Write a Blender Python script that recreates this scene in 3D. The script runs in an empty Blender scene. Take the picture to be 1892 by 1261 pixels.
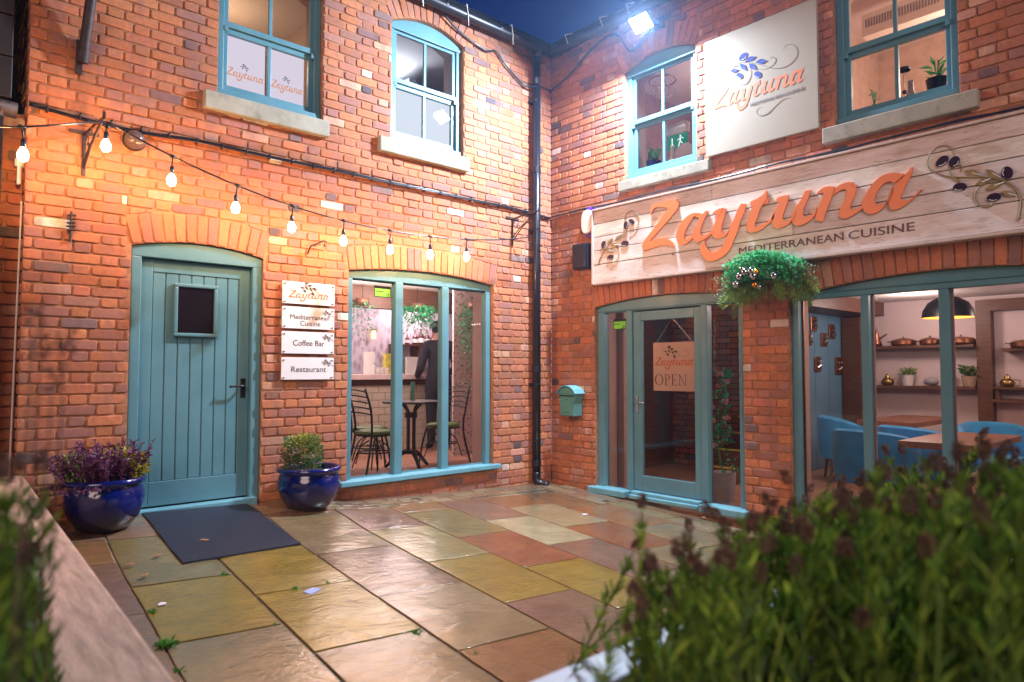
import bpy, math, random
from math import sin, cos, pi, radians, sqrt, atan2
from mathutils import Vector, Matrix
R = random.Random(7)
scene = bpy.context.scene
COL = scene.collection
# ---------------------------------------------------------------- camera, sky, lights, exposure
cd = bpy.data.cameras.new('camera'); cam = bpy.data.objects.new('camera', cd); COL.objects.link(cam)
cam.location = (-5.4817, -5.5342, 1.3599)
cam.rotation_euler = (radians(90 + 2.5896), 0, radians(-42.218))
cd.sensor_width = 36; cd.lens = 36 * 1266.37 / 1892
cd.shift_x = -17.5 / 1892; cd.shift_y = -1.9 / 1892
cd.clip_start = 0.02; cd.clip_end = 500
cd.dof.use_dof = True; cd.dof.focus_distance = 6.3; cd.dof.aperture_fstop = 1.9
scene.camera = cam
w = bpy.data.worlds.new('World'); scene.world = w; w.use_nodes = True
nt = w.node_tree; bg = nt.nodes['Background']
sky = nt.nodes.new('ShaderNodeTexSky'); sky.sky_type = 'NISHITA'; sky.sun_disc = False
sky.sun_elevation = radians(1.0); sky.sun_rotation = radians(222)
tint = nt.nodes.new('ShaderNodeMix'); tint.data_type = 'RGBA'; tint.blend_type = 'MULTIPLY'; tint.inputs[0].default_value = 1
nt.links.new(sky.outputs[0], tint.inputs[6]); tint.inputs[7].default_value = (0.05, 0.28, 1.7, 1)
nt.links.new(tint.outputs[2], bg.inputs[0]); bg.inputs[1].default_value = 0.07
sl = bpy.data.lights.new('fill_sun', 'SUN'); sl.energy = 1.5; sl.angle = radians(30); sl.color = (1.0, 0.73, 0.63)  # added warm frontal fill for the night yard, no sun is up
so = bpy.data.objects.new('fill_sun', sl); COL.objects.link(so)
so.rotation_euler = Vector((0.62, 0.70, -0.42)).to_track_quat('-Z', 'Y').to_euler()
scene.view_settings.view_transform = 'Standard'; scene.view_settings.look = 'None'
scene.view_settings.exposure = 0.05; scene.view_settings.gamma = 1.0
scene.render.engine = 'CYCLES'
# ---------------------------------------------------------------- helpers
ROT = {'A': 0.0, 'B': -pi / 2}
BASE = {}
WORLD_PARTS = False
def tag(o, label=None, cat=None, group=None, kind=None):
    if label: o['label'] = label
    if cat: o['category'] = cat
    if group: o['group'] = group
    if kind: o['kind'] = kind
    return o
def f2w(fr, p):
    return Vector((p[0], p[1], p[2])) if fr == 'A' else Vector((p[1], -p[0], p[2]))
def thing(name, label, cat, fr, base, group=None):
    o = bpy.data.objects.new(name, None); COL.objects.link(o)
    o.empty_display_size = 0.1
    o.location = f2w(fr, base); o.rotation_euler = (0, 0, ROT[fr])
    BASE[o.name] = tuple(base)
    return tag(o, label, cat, group)
def root_base(o):
    while o is not None and o.name not in BASE: o = o.parent
    return BASE[o.name] if o else (0, 0, 0)
class MB:
    def __init__(s): s.v = []; s.f = []; s.c = []; s.mi = []
    def add(s, vs, fs, col=None, mi=0):
        n = len(s.v); s.v += [tuple(q) for q in vs]
        for f in fs: s.f.append([n + i for i in f]); s.c.append(col); s.mi.append(mi)
    def box(s, x0, x1, y0, y1, z0, z1, col=None, mi=0):
        s.add([(x0,y0,z0),(x1,y0,z0),(x1,y1,z0),(x0,y1,z0),(x0,y0,z1),(x1,y0,z1),(x1,y1,z1),(x0,y1,z1)],
              [(3,2,1,0),(4,5,6,7),(0,1,5,4),(1,2,6,5),(2,3,7,6),(3,0,4,7)], col, mi)
    def obox(s, c, ax, ay, az, col=None, mi=0):  # oriented box: centre, half-axis vectors
        c, ax, ay, az = map(Vector, (c, ax, ay, az))
        vs = [c + i*ax + j*ay + k*az for k in (-1,1) for i, j in ((-1,-1),(1,-1),(1,1),(-1,1))]
        s.add(vs, [(3,2,1,0),(4,5,6,7),(0,1,5,4),(1,2,6,5),(2,3,7,6),(3,0,4,7)], col, mi)
    def quad(s, a, b, c, d, col=None, mi=0): s.add([a, b, c, d], [(0,1,2,3)], col, mi)
    def prism(s, poly, y0, y1, col=None, mi=0):  # poly in (x,z), counter-clockwise seen from -y
        n = len(poly)
        vs = [(p[0], y0, p[1]) for p in poly] + [(p[0], y1, p[1]) for p in poly]
        fs = [tuple(range(n)), tuple(range(2*n-1, n-1, -1))]
        fs += [(i, n+i, n+(i+1) % n, (i+1) % n) for i in range(n)]
        s.add(vs, fs, col, mi)
    def tube(s, pts, r, n=8, col=None, mi=0, cap=True):
        pts = [Vector(q) for q in pts]; m = len(pts)
        rs = r if isinstance(r, (list, tuple)) else [r]*m
        d = (pts[1]-pts[0]).normalized(); up = Vector((0,0,1)) if abs(d.z) < .9 else Vector((1,0,0))
        a = d.cross(up).normalized(); vs = []
        for i, q in enumerate(pts):
            t = (pts[min(i+1,m-1)] - pts[max(i-1,0)]).normalized()
            a = (a - t*a.dot(t)).normalized(); b = t.cross(a)
            for k in range(n):
                g = 2*pi*k/n; vs.append(q + rs[i]*(cos(g)*a + sin(g)*b))
        fs = [(i*n+k, i*n+(k+1)%n, (i+1)*n+(k+1)%n, (i+1)*n+k) for i in range(m-1) for k in range(n)]
        if cap: fs += [tuple(range(n-1,-1,-1)), tuple((m-1)*n+k for k in range(n))]
        s.add(vs, fs, col, mi)
    def lathe(s, prof, c, n=32, col=None, mi=0, axis='z'):
        vs = []; m = len(prof)
        for r, h in prof:
            for k in range(n):
                g = 2*pi*k/n
                if axis == 'z': vs.append((c[0]+r*cos(g), c[1]+r*sin(g), c[2]+h))
                else: vs.append((c[0]+r*cos(g), c[1]-h, c[2]+r*sin(g)))
        fs = [(i*n+k, i*n+(k+1)%n, (i+1)*n+(k+1)%n, (i+1)*n+k) for i in range(m-1) for k in range(n)]
        s.add(vs, fs, col, mi)
    def ball(s, c, r, n=12, sc=(1,1,1), col=None, mi=0):
        vs = []; m = n//2+1
        for i in range(m):
            t = pi*i/(m-1)
            for k in range(n):
                g = 2*pi*k/n; vs.append((c[0]+sc[0]*r*sin(t)*cos(g), c[1]+sc[1]*r*sin(t)*sin(g), c[2]+sc[2]*r*cos(t)))
        fs = [((i+1)*n+k, (i+1)*n+(k+1)%n, i*n+(k+1)%n, i*n+k) for i in range(m-1) for k in range(n)]
        s.add(vs, fs, col, mi)
    def leaf(s, p, d, L, W, col=None, mi=0, fold=.25):
        p = Vector(p); d = Vector(d).normalized(); t = d.cross(Vector((R.uniform(-1,1), R.uniform(-1,1), 1.2)))
        if t.length < .05: t = Vector((1,0,0))
        t.normalize(); nrm = t.cross(d)
        vs = [p, p+d*L*.45+t*W/2+nrm*W*fold, p+d*L, p+d*L*.45-t*W/2+nrm*W*fold]
        s.add(vs, [(0,1,2),(0,2,3)], col, mi)
    def build(s, name, mat, parent=None, smooth=False, bevel=0, fr='A', base=None):
        if parent is not None: b = root_base(parent)
        else: b = base or (0,0,0)
        if WORLD_PARTS and parent is not None and parent.name == 'brick_building.001': s.v = [(-q[1], q[0], q[2]) for q in s.v]
        me = bpy.data.meshes.new(name)
        me.from_pydata([(q[0]-b[0], q[1]-b[1], q[2]-b[2]) for q in s.v], [], s.f)
        mats = mat if isinstance(mat, (list, tuple)) else [mat]
        for m_ in mats: me.materials.append(m_)
        if len(mats) > 1: me.polygons.foreach_set('material_index', s.mi)
        if any(c is not None for c in s.c):
            at = me.color_attributes.new('Col', 'FLOAT_COLOR', 'CORNER'); dat = []
            for pl, c in zip(me.polygons, s.c):
                cc = list(c) if c else [.5,.5,.5]
                if len(cc) == 3: cc.append(1.0)
                dat += cc * pl.loop_total
            at.data.foreach_set('color', dat)
        if smooth:
            me.polygons.foreach_set('use_smooth', [True]*len(me.polygons))
            if smooth == 'auto':
                try: me.set_sharp_from_angle(angle=radians(40))
                except Exception: pass
        me.validate(); me.update()
        o = bpy.data.objects.new(name, me); COL.objects.link(o)
        if bevel:
            bm_ = o.modifiers.new('bevel', 'BEVEL'); bm_.width = bevel; bm_.segments = 2; bm_.limit_method = 'ANGLE'
        if parent is not None: o.parent = parent
        else:
            o.location = f2w(fr, b); o.rotation_euler = (0,0,ROT[fr]); BASE[o.name] = tuple(b)
        return o
def smooth_pts(pts, k=6):
    pts = [Vector(q) for q in pts]; out = []
    for i in range(len(pts)-1):
        p0 = pts[max(i-1,0)]; p1 = pts[i]; p2 = pts[i+1]; p3 = pts[min(i+2,len(pts)-1)]
        for j in range(k):
            t = j/k
            out.append(.5*((2*p1)+(p2-p0)*t+(2*p0-5*p1+4*p2-p3)*t*t+(3*p1-p0-3*p2+p3)*t**3))
    out.append(pts[-1]); return out
# ---------------------------------------------------------------- materials
def new_mat(name):
    m = bpy.data.materials.new(name); m.use_nodes = True; nt = m.node_tree
    return m, nt, nt.nodes['Principled BSDF']
def node(nt, t, **kw):
    n = nt.nodes.new(t)
    for k, v in kw.items():
        if k in n.bl_rna.properties and k not in ('inputs',): setattr(n, k, v)
        else: n.inputs[k].default_value = v
    return n
def ramp(nt, fac, stops):
    r = nt.nodes.new('ShaderNodeValToRGB'); e = r.color_ramp.elements
    while len(e) < len(stops): e.new(.5)
    for i, (p, c) in enumerate(stops): e[i].position = p; e[i].color = (*c, 1) if len(c) == 3 else c
    nt.links.new(fac, r.inputs[0]); return r.outputs[0]
def noise(nt, scale, detail=4, rough=.55, vec=None, dist=0, stretch=None):
    tc = nt.nodes.new('ShaderNodeTexCoord'); v = tc.outputs['Object']
    if stretch:
        mp = nt.nodes.new('ShaderNodeMapping'); mp.inputs['Scale'].default_value = stretch
        nt.links.new(v, mp.inputs[0]); v = mp.outputs[0]
    n = nt.nodes.new('ShaderNodeTexNoise'); n.inputs['Scale'].default_value = scale
    n.inputs['Detail'].default_value = detail; n.inputs['Roughness'].default_value = rough; n.inputs['Distortion'].default_value = dist
    nt.links.new(v, n.inputs['Vector']); return n.outputs[0]
def mixc(nt, fac, a, b, mode='MIX'):
    m = nt.nodes.new('ShaderNodeMix'); m.data_type = 'RGBA'; m.blend_type = mode
    for i, x in ((0, fac), (6, a), (7, b)):
        if hasattr(x, 'links') or hasattr(x, 'is_linked'): nt.links.new(x, m.inputs[i])
        elif isinstance(x, (int, float)): m.inputs[i].default_value = x
        else: m.inputs[i].default_value = (*x, 1) if len(x) == 3 else x
    return m.outputs[2]
def bump(nt, b, h, strength=.3, dist=.01):
    n = nt.nodes.new('ShaderNodeBump'); n.inputs['Strength'].default_value = strength; n.inputs['Distance'].default_value = dist
    nt.links.new(h, n.inputs['Height']); nt.links.new(n.outputs[0], b.inputs['Normal'])
def simple(name, col, rough=.6, metal=0, nscale=8, var=.15, bmp=.1, spec=.5, coat=0, stretch=None, bd=.004):
    m, nt, b = new_mat(name)
    nz = noise(nt, nscale, 5, .6, stretch=stretch)
    lo = tuple(c*(1-var) for c in col); hi = tuple(min(1, c*(1+var)) for c in col)
    nt.links.new(ramp(nt, nz, [(.3, lo), (.7, hi)]), b.inputs['Base Color'])
    b.inputs['Roughness'].default_value = rough; b.inputs['Metallic'].default_value = metal
    b.inputs['Specular IOR Level'].default_value = spec
    if coat: b.inputs['Coat Weight'].default_value = coat; b.inputs['Coat Roughness'].default_value = .05
    if bmp:
        n2 = noise(nt, nscale*6, 4, .6, stretch=stretch); bump(nt, b, n2, bmp, bd)
    return m
def emis(name, col, st):
    m = bpy.data.materials.new(name); m.use_nodes = True; nt = m.node_tree; nt.nodes.clear()
    e = nt.nodes.new('ShaderNodeEmission'); e.inputs[0].default_value = (*col, 1); e.inputs[1].default_value = st
    o = nt.nodes.new('ShaderNodeOutputMaterial'); nt.links.new(e.outputs[0], o.inputs[0]); return m
def glass_mat(name, tintc=(1,1,1), base=1.0, rough=0.0, ior=1.5):
    m = bpy.data.materials.new(name); m.use_nodes = True; nt = m.node_tree; nt.nodes.clear()
    t = nt.nodes.new('ShaderNodeBsdfTransparent'); t.inputs[0].default_value = (*tintc, 1)
    g = nt.nodes.new('ShaderNodeBsdfGlossy'); g.inputs['Roughness'].default_value = rough
    fr = nt.nodes.new('ShaderNodeFresnel'); fr.inputs[0].default_value = ior
    mu = nt.nodes.new('ShaderNodeMath'); mu.operation = 'MULTIPLY'; mu.inputs[1].default_value = base; mu.use_clamp = True
    mx = nt.nodes.new('ShaderNodeMixShader'); o = nt.nodes.new('ShaderNodeOutputMaterial')
    nt.links.new(fr.outputs[0], mu.inputs[0]); nt.links.new(mu.outputs[0], mx.inputs[0])
    nt.links.new(t.outputs[0], mx.inputs[1]); nt.links.new(g.outputs[0], mx.inputs[2]); nt.links.new(mx.outputs[0], o.inputs[0])
    return m
def attr_mat(name, rough, nscale, amt, bstr, bdist=.004, spec=.4, rvar=None):
    m, nt, b = new_mat(name)
    at = nt.nodes.new('ShaderNodeAttribute'); at.attribute_name = 'Col'
    nz = noise(nt, nscale, 6, .65)
    c = mixc(nt, amt, at.outputs[0], ramp(nt, nz, [(.3, (.35,.35,.35)), (.7, (1.25,1.25,1.25))]), 'MULTIPLY')
    nt.links.new(c, b.inputs['Base Color']); b.inputs['Roughness'].default_value = rough; b.inputs['Specular IOR Level'].default_value = spec
    bump(nt, b, noise(nt, nscale*4, 6, .7), bstr, bdist)
    return m, nt, b, c
M = {}
m, nt, b, c = attr_mat('tumbled_brick', .88, 28, .38, .6, .003)
# purple fire-flash bands and pale lime bloom that belong to the bricks themselves
bandn = noise(nt, 7.5, 2, .5, stretch=(1, 1, .25))
c2 = mixc(nt, ramp(nt, bandn, [(.5, (0,0,0)), (.62, (.5,.5,.5))]), c, (.27, .13, .11))
spk = noise(nt, 60, 3, .6)
stn = noise(nt, .9, 5, .6)
c2 = mixc(nt, 1.0, c2, ramp(nt, stn, [(.3,(.84,.82,.82)),(.6,(1.08,1.08,1.08))]), 'MULTIPLY')
c3 = mixc(nt, ramp(nt, spk, [(.68, (0,0,0)), (.74, (.4,.4,.4))]), c2, (.09, .045, .04))
nt.links.new(c3, b.inputs['Base Color']); M['brick'] = m
M['mortar'] = simple('brown_mortar', (.36, .165, .085), .95, nscale=14, var=.3, bmp=.6, bd=.006)
M['paint'] = simple('teal_paint', (.105, .25, .295), .38, nscale=3, var=.07, bmp=.05, spec=.5, stretch=(1,1,.3))
mm = M['paint']; nt = mm.node_tree; b = nt.nodes['Principled BSDF']; src = b.inputs['Base Color'].links[0].from_socket
gr = noise(nt, 2.4, 6, .7); sc_ = noise(nt, 45, 5, .75, stretch=(1,1,.35))
cp = mixc(nt, ramp(nt, gr, [(.35,(.35,.35,.35)),(.6,(0,0,0))]), src, (.055,.16,.19))
nt.links.new(mixc(nt, ramp(nt, sc_, [(.70,(0,0,0)),(.74,(.5,.5,.5))]), cp, (.20,.24,.22)), b.inputs['Base Color'])
nt.links.new(ramp(nt, noise(nt, 6, 5, .7), [(.3,(.28,.28,.28)),(.7,(.52,.52,.52))]), b.inputs['Roughness'])
M['paint_worn'] = simple('worn_teal_paint', (.14, .36, .43), .42, nscale=5, var=.12, bmp=.15)
mm = M['paint_worn']; nt = mm.node_tree; b = nt.nodes['Principled BSDF']; src = b.inputs['Base Color'].links[0].from_socket
nt.links.new(mixc(nt, ramp(nt, noise(nt, 30, 4, .7, stretch=(.5,1,1)), [(.66,(0,0,0)),(.69,(1,1,1))]), src, (.55,.47,.4)), b.inputs['Base Color'])
M['stone'] = simple('sill_stone', (.33, .31, .24), .85, nscale=6, var=.18, bmp=.3)
nt = M['stone'].node_tree; b = nt.nodes['Principled BSDF']; src = b.inputs['Base Color'].links[0].from_socket
nt.links.new(mixc(nt, ramp(nt, noise(nt, 9, 5, .7), [(.55,(0,0,0)),(.72,(.7,.7,.7))]), src, (.15,.155,.08)), b.inputs['Base Color'])
M['black_metal'] = simple('black_metal', (.02,.02,.024), .35, .4, 12, .2, .05)
M['rust_metal'] = simple('dark_iron', (.05,.035,.035), .6, .5, 20, .4, .3)
M['black_plastic'] = simple('black_plastic', (.012,.013,.02), .28, 0, 12, .2, .03)
M['steel'] = simple('brushed_steel', (.6,.6,.6), .25, 1, 20, .1, .02)
M['glass'] = glass_mat('window_glass', (.97,.97,.97), .9)
M['white_board'] = simple('white_sign_panel', (.74,.72,.72), .35, 0, 2, .03, 0)
M['cream_board'] = simple('cream_sign_panel', (.38,.33,.25), .8, 0, 2, .03, 0)
M['glow_print'] = emis('print_backlight_glow', (.98,.42,.22), .75); M['glow_card'] = emis('card_backlight_glow', (.88,.80,.95), .82); M['glow_film'] = emis('film_backlight_glow', (.80,.88,1.0), .92)  # emission put in to stand for room light shining through card and film
M['white_plastic'] = simple('white_plastic', (.75,.72,.66), .35, 0, 6, .06, 0)
M['orange'] = simple('orange_lettering', (.78,.21,.065), .45, 0, 4, .04, .02)
M['orange_soft'] = simple('soft_orange_print', (.74,.20,.07), .5, 0, 4, .04, 0)
M['brown_print'] = simple('brown_lettering', (.14,.07,.05), .6, 0, 12, .2, 0)
M['grey_print'] = simple('grey_print', (.09,.08,.08), .6, 0, 12, .2, 0)
M['olive_dark'] = simple('dark_olive_fruit', (.035,.012,.02), .3, 0, 12, .2, 0)
M['leaf_gold'] = simple('gold_green_print', (.27,.19,.07), .5, 0, 12, .2, 0)
M['leaf_blue'] = simple('blue_print', (.02,.04,.26), .8, 0, 12, .2, 0)
M['plaster'] = simple('interior_plaster', (.60,.48,.48), .8, 0, 3, .05, .05)
M['plaster_pink'] = simple('pinkish_plaster', (.50,.33,.28), .8, 0, 3, .05, .05)
M['plaster_dim'] = simple('taupe_plaster', (.42,.34,.29), .8, 0, 3, .06, .05)
M['ceiling'] = simple('ceiling_white', (.62,.57,.55), .85, 0, 3, .04, 0)
M['wood_dark'] = simple('dark_wood', (.11,.045,.025), .45, 0, 6, .35, .15, stretch=(1,1,8))
M['wood_floor'] = simple('floor_boards', (.44,.22,.15), .35, 0, 3, .3, .1, stretch=(.4,6,1))
M['table_wood'] = simple('table_wood', (.24,.085,.045), .3, 0, 4, .3, .08, stretch=(.5,6,1))
M['blue_velvet'] = simple('blue_velvet', (.01,.27,.60), .75, 0, 5, .2, .1)
M['blue_velvet'].node_tree.nodes['Principled BSDF'].inputs['Sheen Weight'].default_value = .15
M['teal_wall'] = simple('teal_panel_paint', (.11,.24,.35), .5, 0, 3, .1, .05)
M['copper'] = simple('aged_copper', (.32,.13,.07), .32, .9, 14, .3, .05)
M['brass'] = simple('aged_brass', (.42,.27,.10), .3, .9, 14, .3, .05)
M['pot_blue'] = simple('blue_glaze', (.004,.010,.105), .16, 0, 3, .5, .12, coat=.35)
nt = M['pot_blue'].node_tree; b = nt.nodes['Principled BSDF']; src = b.inputs['Base Color'].links[0].from_socket
tc = nt.nodes.new('ShaderNodeTexCoord'); sx = nt.nodes.new('ShaderNodeSeparateXYZ'); nt.links.new(tc.outputs['Generated'], sx.inputs[0])
nt.links.new(mixc(nt, ramp(nt, sx.outputs[2], [(.12,(1,1,1)),(.5,(0,0,0))]), src, (.03,.022,.03)), b.inputs['Base Color'])
M['soil'] = simple('potting_soil', (.05,.03,.025), .95, 0, 40, .5, .8)
M['bulb'] = emis('lit_bulb', (1.0,.49,.20), 350)
M['down'] = emis('lit_downlight', (1.0,.86,.74), 14)
M['pend_in'] = emis('pendant_glow', (1.0,.42,.06), 3.2)
M['flood'] = emis('lit_floodlight', (.82,.9,1.0), 140)
M['tile'] = simple('cream_tile', (.50,.44,.36), .25, 0, 3, .06, 0)
M['dark_cloth'] = simple('black_clothing', (.014,.013,.022), .85, 0, 12, .2, .1)
M['skin'] = simple('skin', (.42,.22,.15), .55, 0, 12, .1, 0)
M['hair'] = simple('dark_hair', (.02,.015,.012), .6, 0, 30, .3, .2)
M['green_seat'] = simple('green_vinyl', (.10,.18,.04), .4, 0, 12, .1, .02)
M['green_card'] = simple('green_menu', (.10,.40,.28), .5, 0, 12, .1, 0)
M['sticker_green'] = simple('green_sticker', (.18,.62,.03), .5, 0, 12, .05, 0)
M['exit_green'] = emis('backlit_green', (.0,.22,.13), .8)
M['white_print'] = simple('white_print', (.8,.8,.78), .5, 0, 12, .03, 0)
M['bottle'] = simple('bottle_glass', (.10,.018,.02), .12, 0, 12, .3, 0, coat=.5)
M['grey_pot'] = simple('grey_ceramic', (.30,.28,.30), .5, 0, 12, .1, .1)
M['plum_pot'] = simple('plum_ceramic', (.16,.04,.07), .5, 0, 12, .1, .1)
M['white_pot'] = simple('white_ceramic', (.62,.56,.54), .4, 0, 12, .05, 0)
M['wicker'] = simple('wicker', (.35,.24,.16), .8, 0, 60, .3, .5)
M['chrome_ball'] = simple('silver_bauble', (.45,.47,.5), .14, 1, 12, .05, 0)
M['gold_ball'] = simple('gold_bauble', (.65,.30,.03), .25, .9, 12, .1, 0)
M['post_green'] = simple('post_box_paint', (.10,.30,.27), .35, .1, 10, .06, .03)
M['copper_hose'] = simple('braided_cable', (.30,.17,.10), .6, .2, 30, .3, .2)
def leafmat(name, cols, rough=.55, trans=.25):
    m, nt, b = new_mat(name); g = nt.nodes.new('ShaderNodeNewGeometry')
    n = len(cols); c = ramp(nt, g.outputs['Random Per Island'], [(i/max(1,n-1), q) for i, q in enumerate(cols)])
    nt.links.new(c, b.inputs['Base Color']); b.inputs['Roughness'].default_value = rough
    t = nt.nodes.new('ShaderNodeBsdfTranslucent'); nt.links.new(c, t.inputs[0])
    mx = nt.nodes.new('ShaderNodeMixShader'); mx.inputs[0].default_value = trans
    o = [q for q in nt.nodes if q.type == 'OUTPUT_MATERIAL'][0]
    nt.links.new(b.outputs[0], mx.inputs[1]); nt.links.new(t.outputs[0], mx.inputs[2]); nt.links.new(mx.outputs[0], o.inputs[0])
    return m
M['lav'] = leafmat('lavender_foliage', [(.03,.08,.008),(.16,.28,.03),(.06,.14,.015),(.36,.48,.05),(.12,.22,.03),(.04,.10,.01)])
M['lavhead'] = leafmat('dried_flower_heads', [(.15,.08,.055),(.25,.14,.10),(.08,.04,.035)], .8, .1)
M['fern'] = leafmat('fern_fronds', [(.16,.30,.04),(.26,.40,.07),(.08,.22,.05)])
M['greenleaf'] = leafmat('bright_leaves', [(.05,.48,.14),(.14,.62,.28),(.05,.28,.09),(.30,.68,.48)])
M['purpleleaf'] = leafmat('purple_leaves', [(.10,.02,.07),(.18,.05,.14),(.06,.015,.03),(.22,.09,.2)])
M['yellowleaf'] = leafmat('yellow_leaves', [(.42,.36,.03),(.55,.45,.06),(.2,.26,.03)])
M['euon'] = leafmat('variegated_leaves', [(.02,.10,.03),(.05,.2,.07),(.03,.14,.05),(.35,.34,.05),(.14,.28,.18)])
M['hangleaf'] = leafmat('hanging_leaves', [(.02,.25,.09),(.04,.36,.15),(.03,.16,.06)])
M['rose'] = leafmat('rose_petals', [(.75,.42,.42),(.8,.55,.5),(.6,.3,.3)])
M['weed'] = leafmat('weeds', [(.06,.2,.02),(.1,.3,.03)])
M['dryleaf'] = simple('dry_leaf', (.28,.13,.06), .8, 0, 30, .3, .2)
M['paper'] = simple('white_paper', (.7,.7,.74), .7, 0, 30, .05, .1)
M['paper_blue'] = simple('blue_white_card', (.3,.36,.62), .5, 0, 30, .3, .05)
# weathered boards
def boards_mat(name, base, dark, light):
    m, nt, b = new_mat(name)
    at = nt.nodes.new('ShaderNodeAttribute'); at.attribute_name = 'Col'
    n1 = noise(nt, 2.2, 8, .7, stretch=(1.2, 1, 9), dist=.6); n2 = noise(nt, 9, 6, .75, stretch=(1, 1, 14), dist=.4); n3 = noise(nt, 2.0, 3, .5)
    c = mixc(nt, ramp(nt, n1, [(.3,(0,0,0)),(.65,(1,1,1))]), dark, base)
    c = mixc(nt, ramp(nt, n3, [(.35,(0,0,0)),(.65,(.75,.75,.75))]), c, light)
    c = mixc(nt, ramp(nt, n2, [(.56,(0,0,0)),(.66,(.8,.8,.8))]), c, tuple(x*.42 for x in dark))
    vo = nt.nodes.new('ShaderNodeTexVoronoi'); vo.inputs['Scale'].default_value = 3.1
    tc = nt.nodes.new('ShaderNodeTexCoord'); nt.links.new(tc.outputs['Object'], vo.inputs['Vector'])
    c = mixc(nt, ramp(nt, vo.outputs['Distance'], [(.03,(.8,.8,.8)),(.07,(0,0,0))]), c, (.13,.06,.035))
    c = mixc(nt, 1.0, c, at.outputs[0], 'MULTIPLY')
    nt.links.new(c, b.inputs['Base Color']); b.inputs['Roughness'].default_value = .7; bump(nt, b, n2, .35, .003); return m
M['boards'] = boards_mat('weathered_boards', (.80,.72,.67), (.48,.34,.26), (.88,.84,.83))
M['timber'] = simple('planter_timber', (.50,.31,.22), .75, 0, 5, .35, .5, stretch=(8,1,8), bd=.006)
M['timber_pale'] = simple('floodlit_pale_timber', (.42,.44,.5), .5, 0, 8, .25, .3, stretch=(1,6,6))  # bluish floodlight put into the colour of the pale timber
# wet sandstone
m, nt, b, c = attr_mat('wet_sandstone', .3, 5, .42, .35, .006, spec=.6)
n1 = noise(nt, 2.1, 6, .65, dist=.6)
c = mixc(nt, ramp(nt, n1, [(.45,(0,0,0)),(.7,(.38,.38,.38))]), c, (.26,.17,.06))
n4 = noise(nt, 26, 6, .7, dist=.4)
c = mixc(nt, ramp(nt, n4, [(.58,(0,0,0)),(.75,(.4,.4,.4))]), c, (.09,.05,.03))
nt.links.new(c, b.inputs['Base Color'])
wet = noise(nt, 1.1, 3, .5, dist=.5)
nt.links.new(ramp(nt, wet, [(.35,(.04,.04,.04)),(.65,(.24,.24,.24))]), b.inputs['Roughness'])
riv = noise(nt, 3.6, 9, .62, dist=.7, stretch=(1,1.6,1)); fine = noise(nt, 42, 4, .6)
add = nt.nodes.new('ShaderNodeMath'); add.operation = 'MULTIPLY_ADD'; add.inputs[1].default_value = .22
nt.links.new(fine, add.inputs[0]); nt.links.new(riv, add.inputs[2]); bump(nt, b, add.outputs[0], .34, .03); nt.links.new(b.inputs['Normal'].links[0].from_socket, b.inputs['Coat Normal']); b.inputs['Coat Weight'].default_value = .45; b.inputs['Coat Roughness'].default_value = .12
M['slab'] = m
M['joint'] = simple('joint_mortar', (.17,.13,.085), .8, 0, 2.2, .75, .5)
# wallpaper and leaf screen
def leafy(name, a, b_, sc, lo, hi, stretch=(1,1,1)):
    m, nt, b = new_mat(name); tc = nt.nodes.new('ShaderNodeTexCoord'); mp = nt.nodes.new('ShaderNodeMapping')
    mp.inputs['Scale'].default_value = stretch; mp.inputs['Rotation'].default_value = (0,.6,0)
    nt.links.new(tc.outputs['Object'], mp.inputs[0])
    v = nt.nodes.new('ShaderNodeTexVoronoi'); v.feature = 'F1'; v.inputs['Scale'].default_value = sc; nt.links.new(mp.outputs[0], v.inputs['Vector'])
    c = ramp(nt, v.outputs['Distance'], [(lo, b_), (hi, a)]); nt.links.new(c, b.inputs['Base Color']); b.inputs['Roughness'].default_value = .6; return m
M['wallpaper'] = leafy('leaf_wallpaper', (.62,.56,.62), (.36,.31,.36), 13, .2, .55, (1,1,.5))
M['screen'] = leafy('leaf_pattern_screen', (.60,.50,.50), (.09,.07,.07), 34, .22, .36, (1,1,.6))
# mat rubber ribs
m, nt, b = new_mat('ribbed_rubber'); tc = nt.nodes.new('ShaderNodeTexCoord'); wv = nt.nodes.new('ShaderNodeTexWave')
wv.bands_direction = 'X'; wv.inputs['Scale'].default_value = 26; wv.inputs['Distortion'].default_value = .3
nt.links.new(tc.outputs['Object'], wv.inputs['Vector']); nt.links.new(ramp(nt, wv.outputs[0], [(.2,(.008,.009,.018)),(.8,(.035,.042,.07))]), b.inputs['Base Color'])
b.inputs['Roughness'].default_value = .45; bump(nt, b, wv.outputs[0], .8, .006); M['mat'] = m
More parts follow.
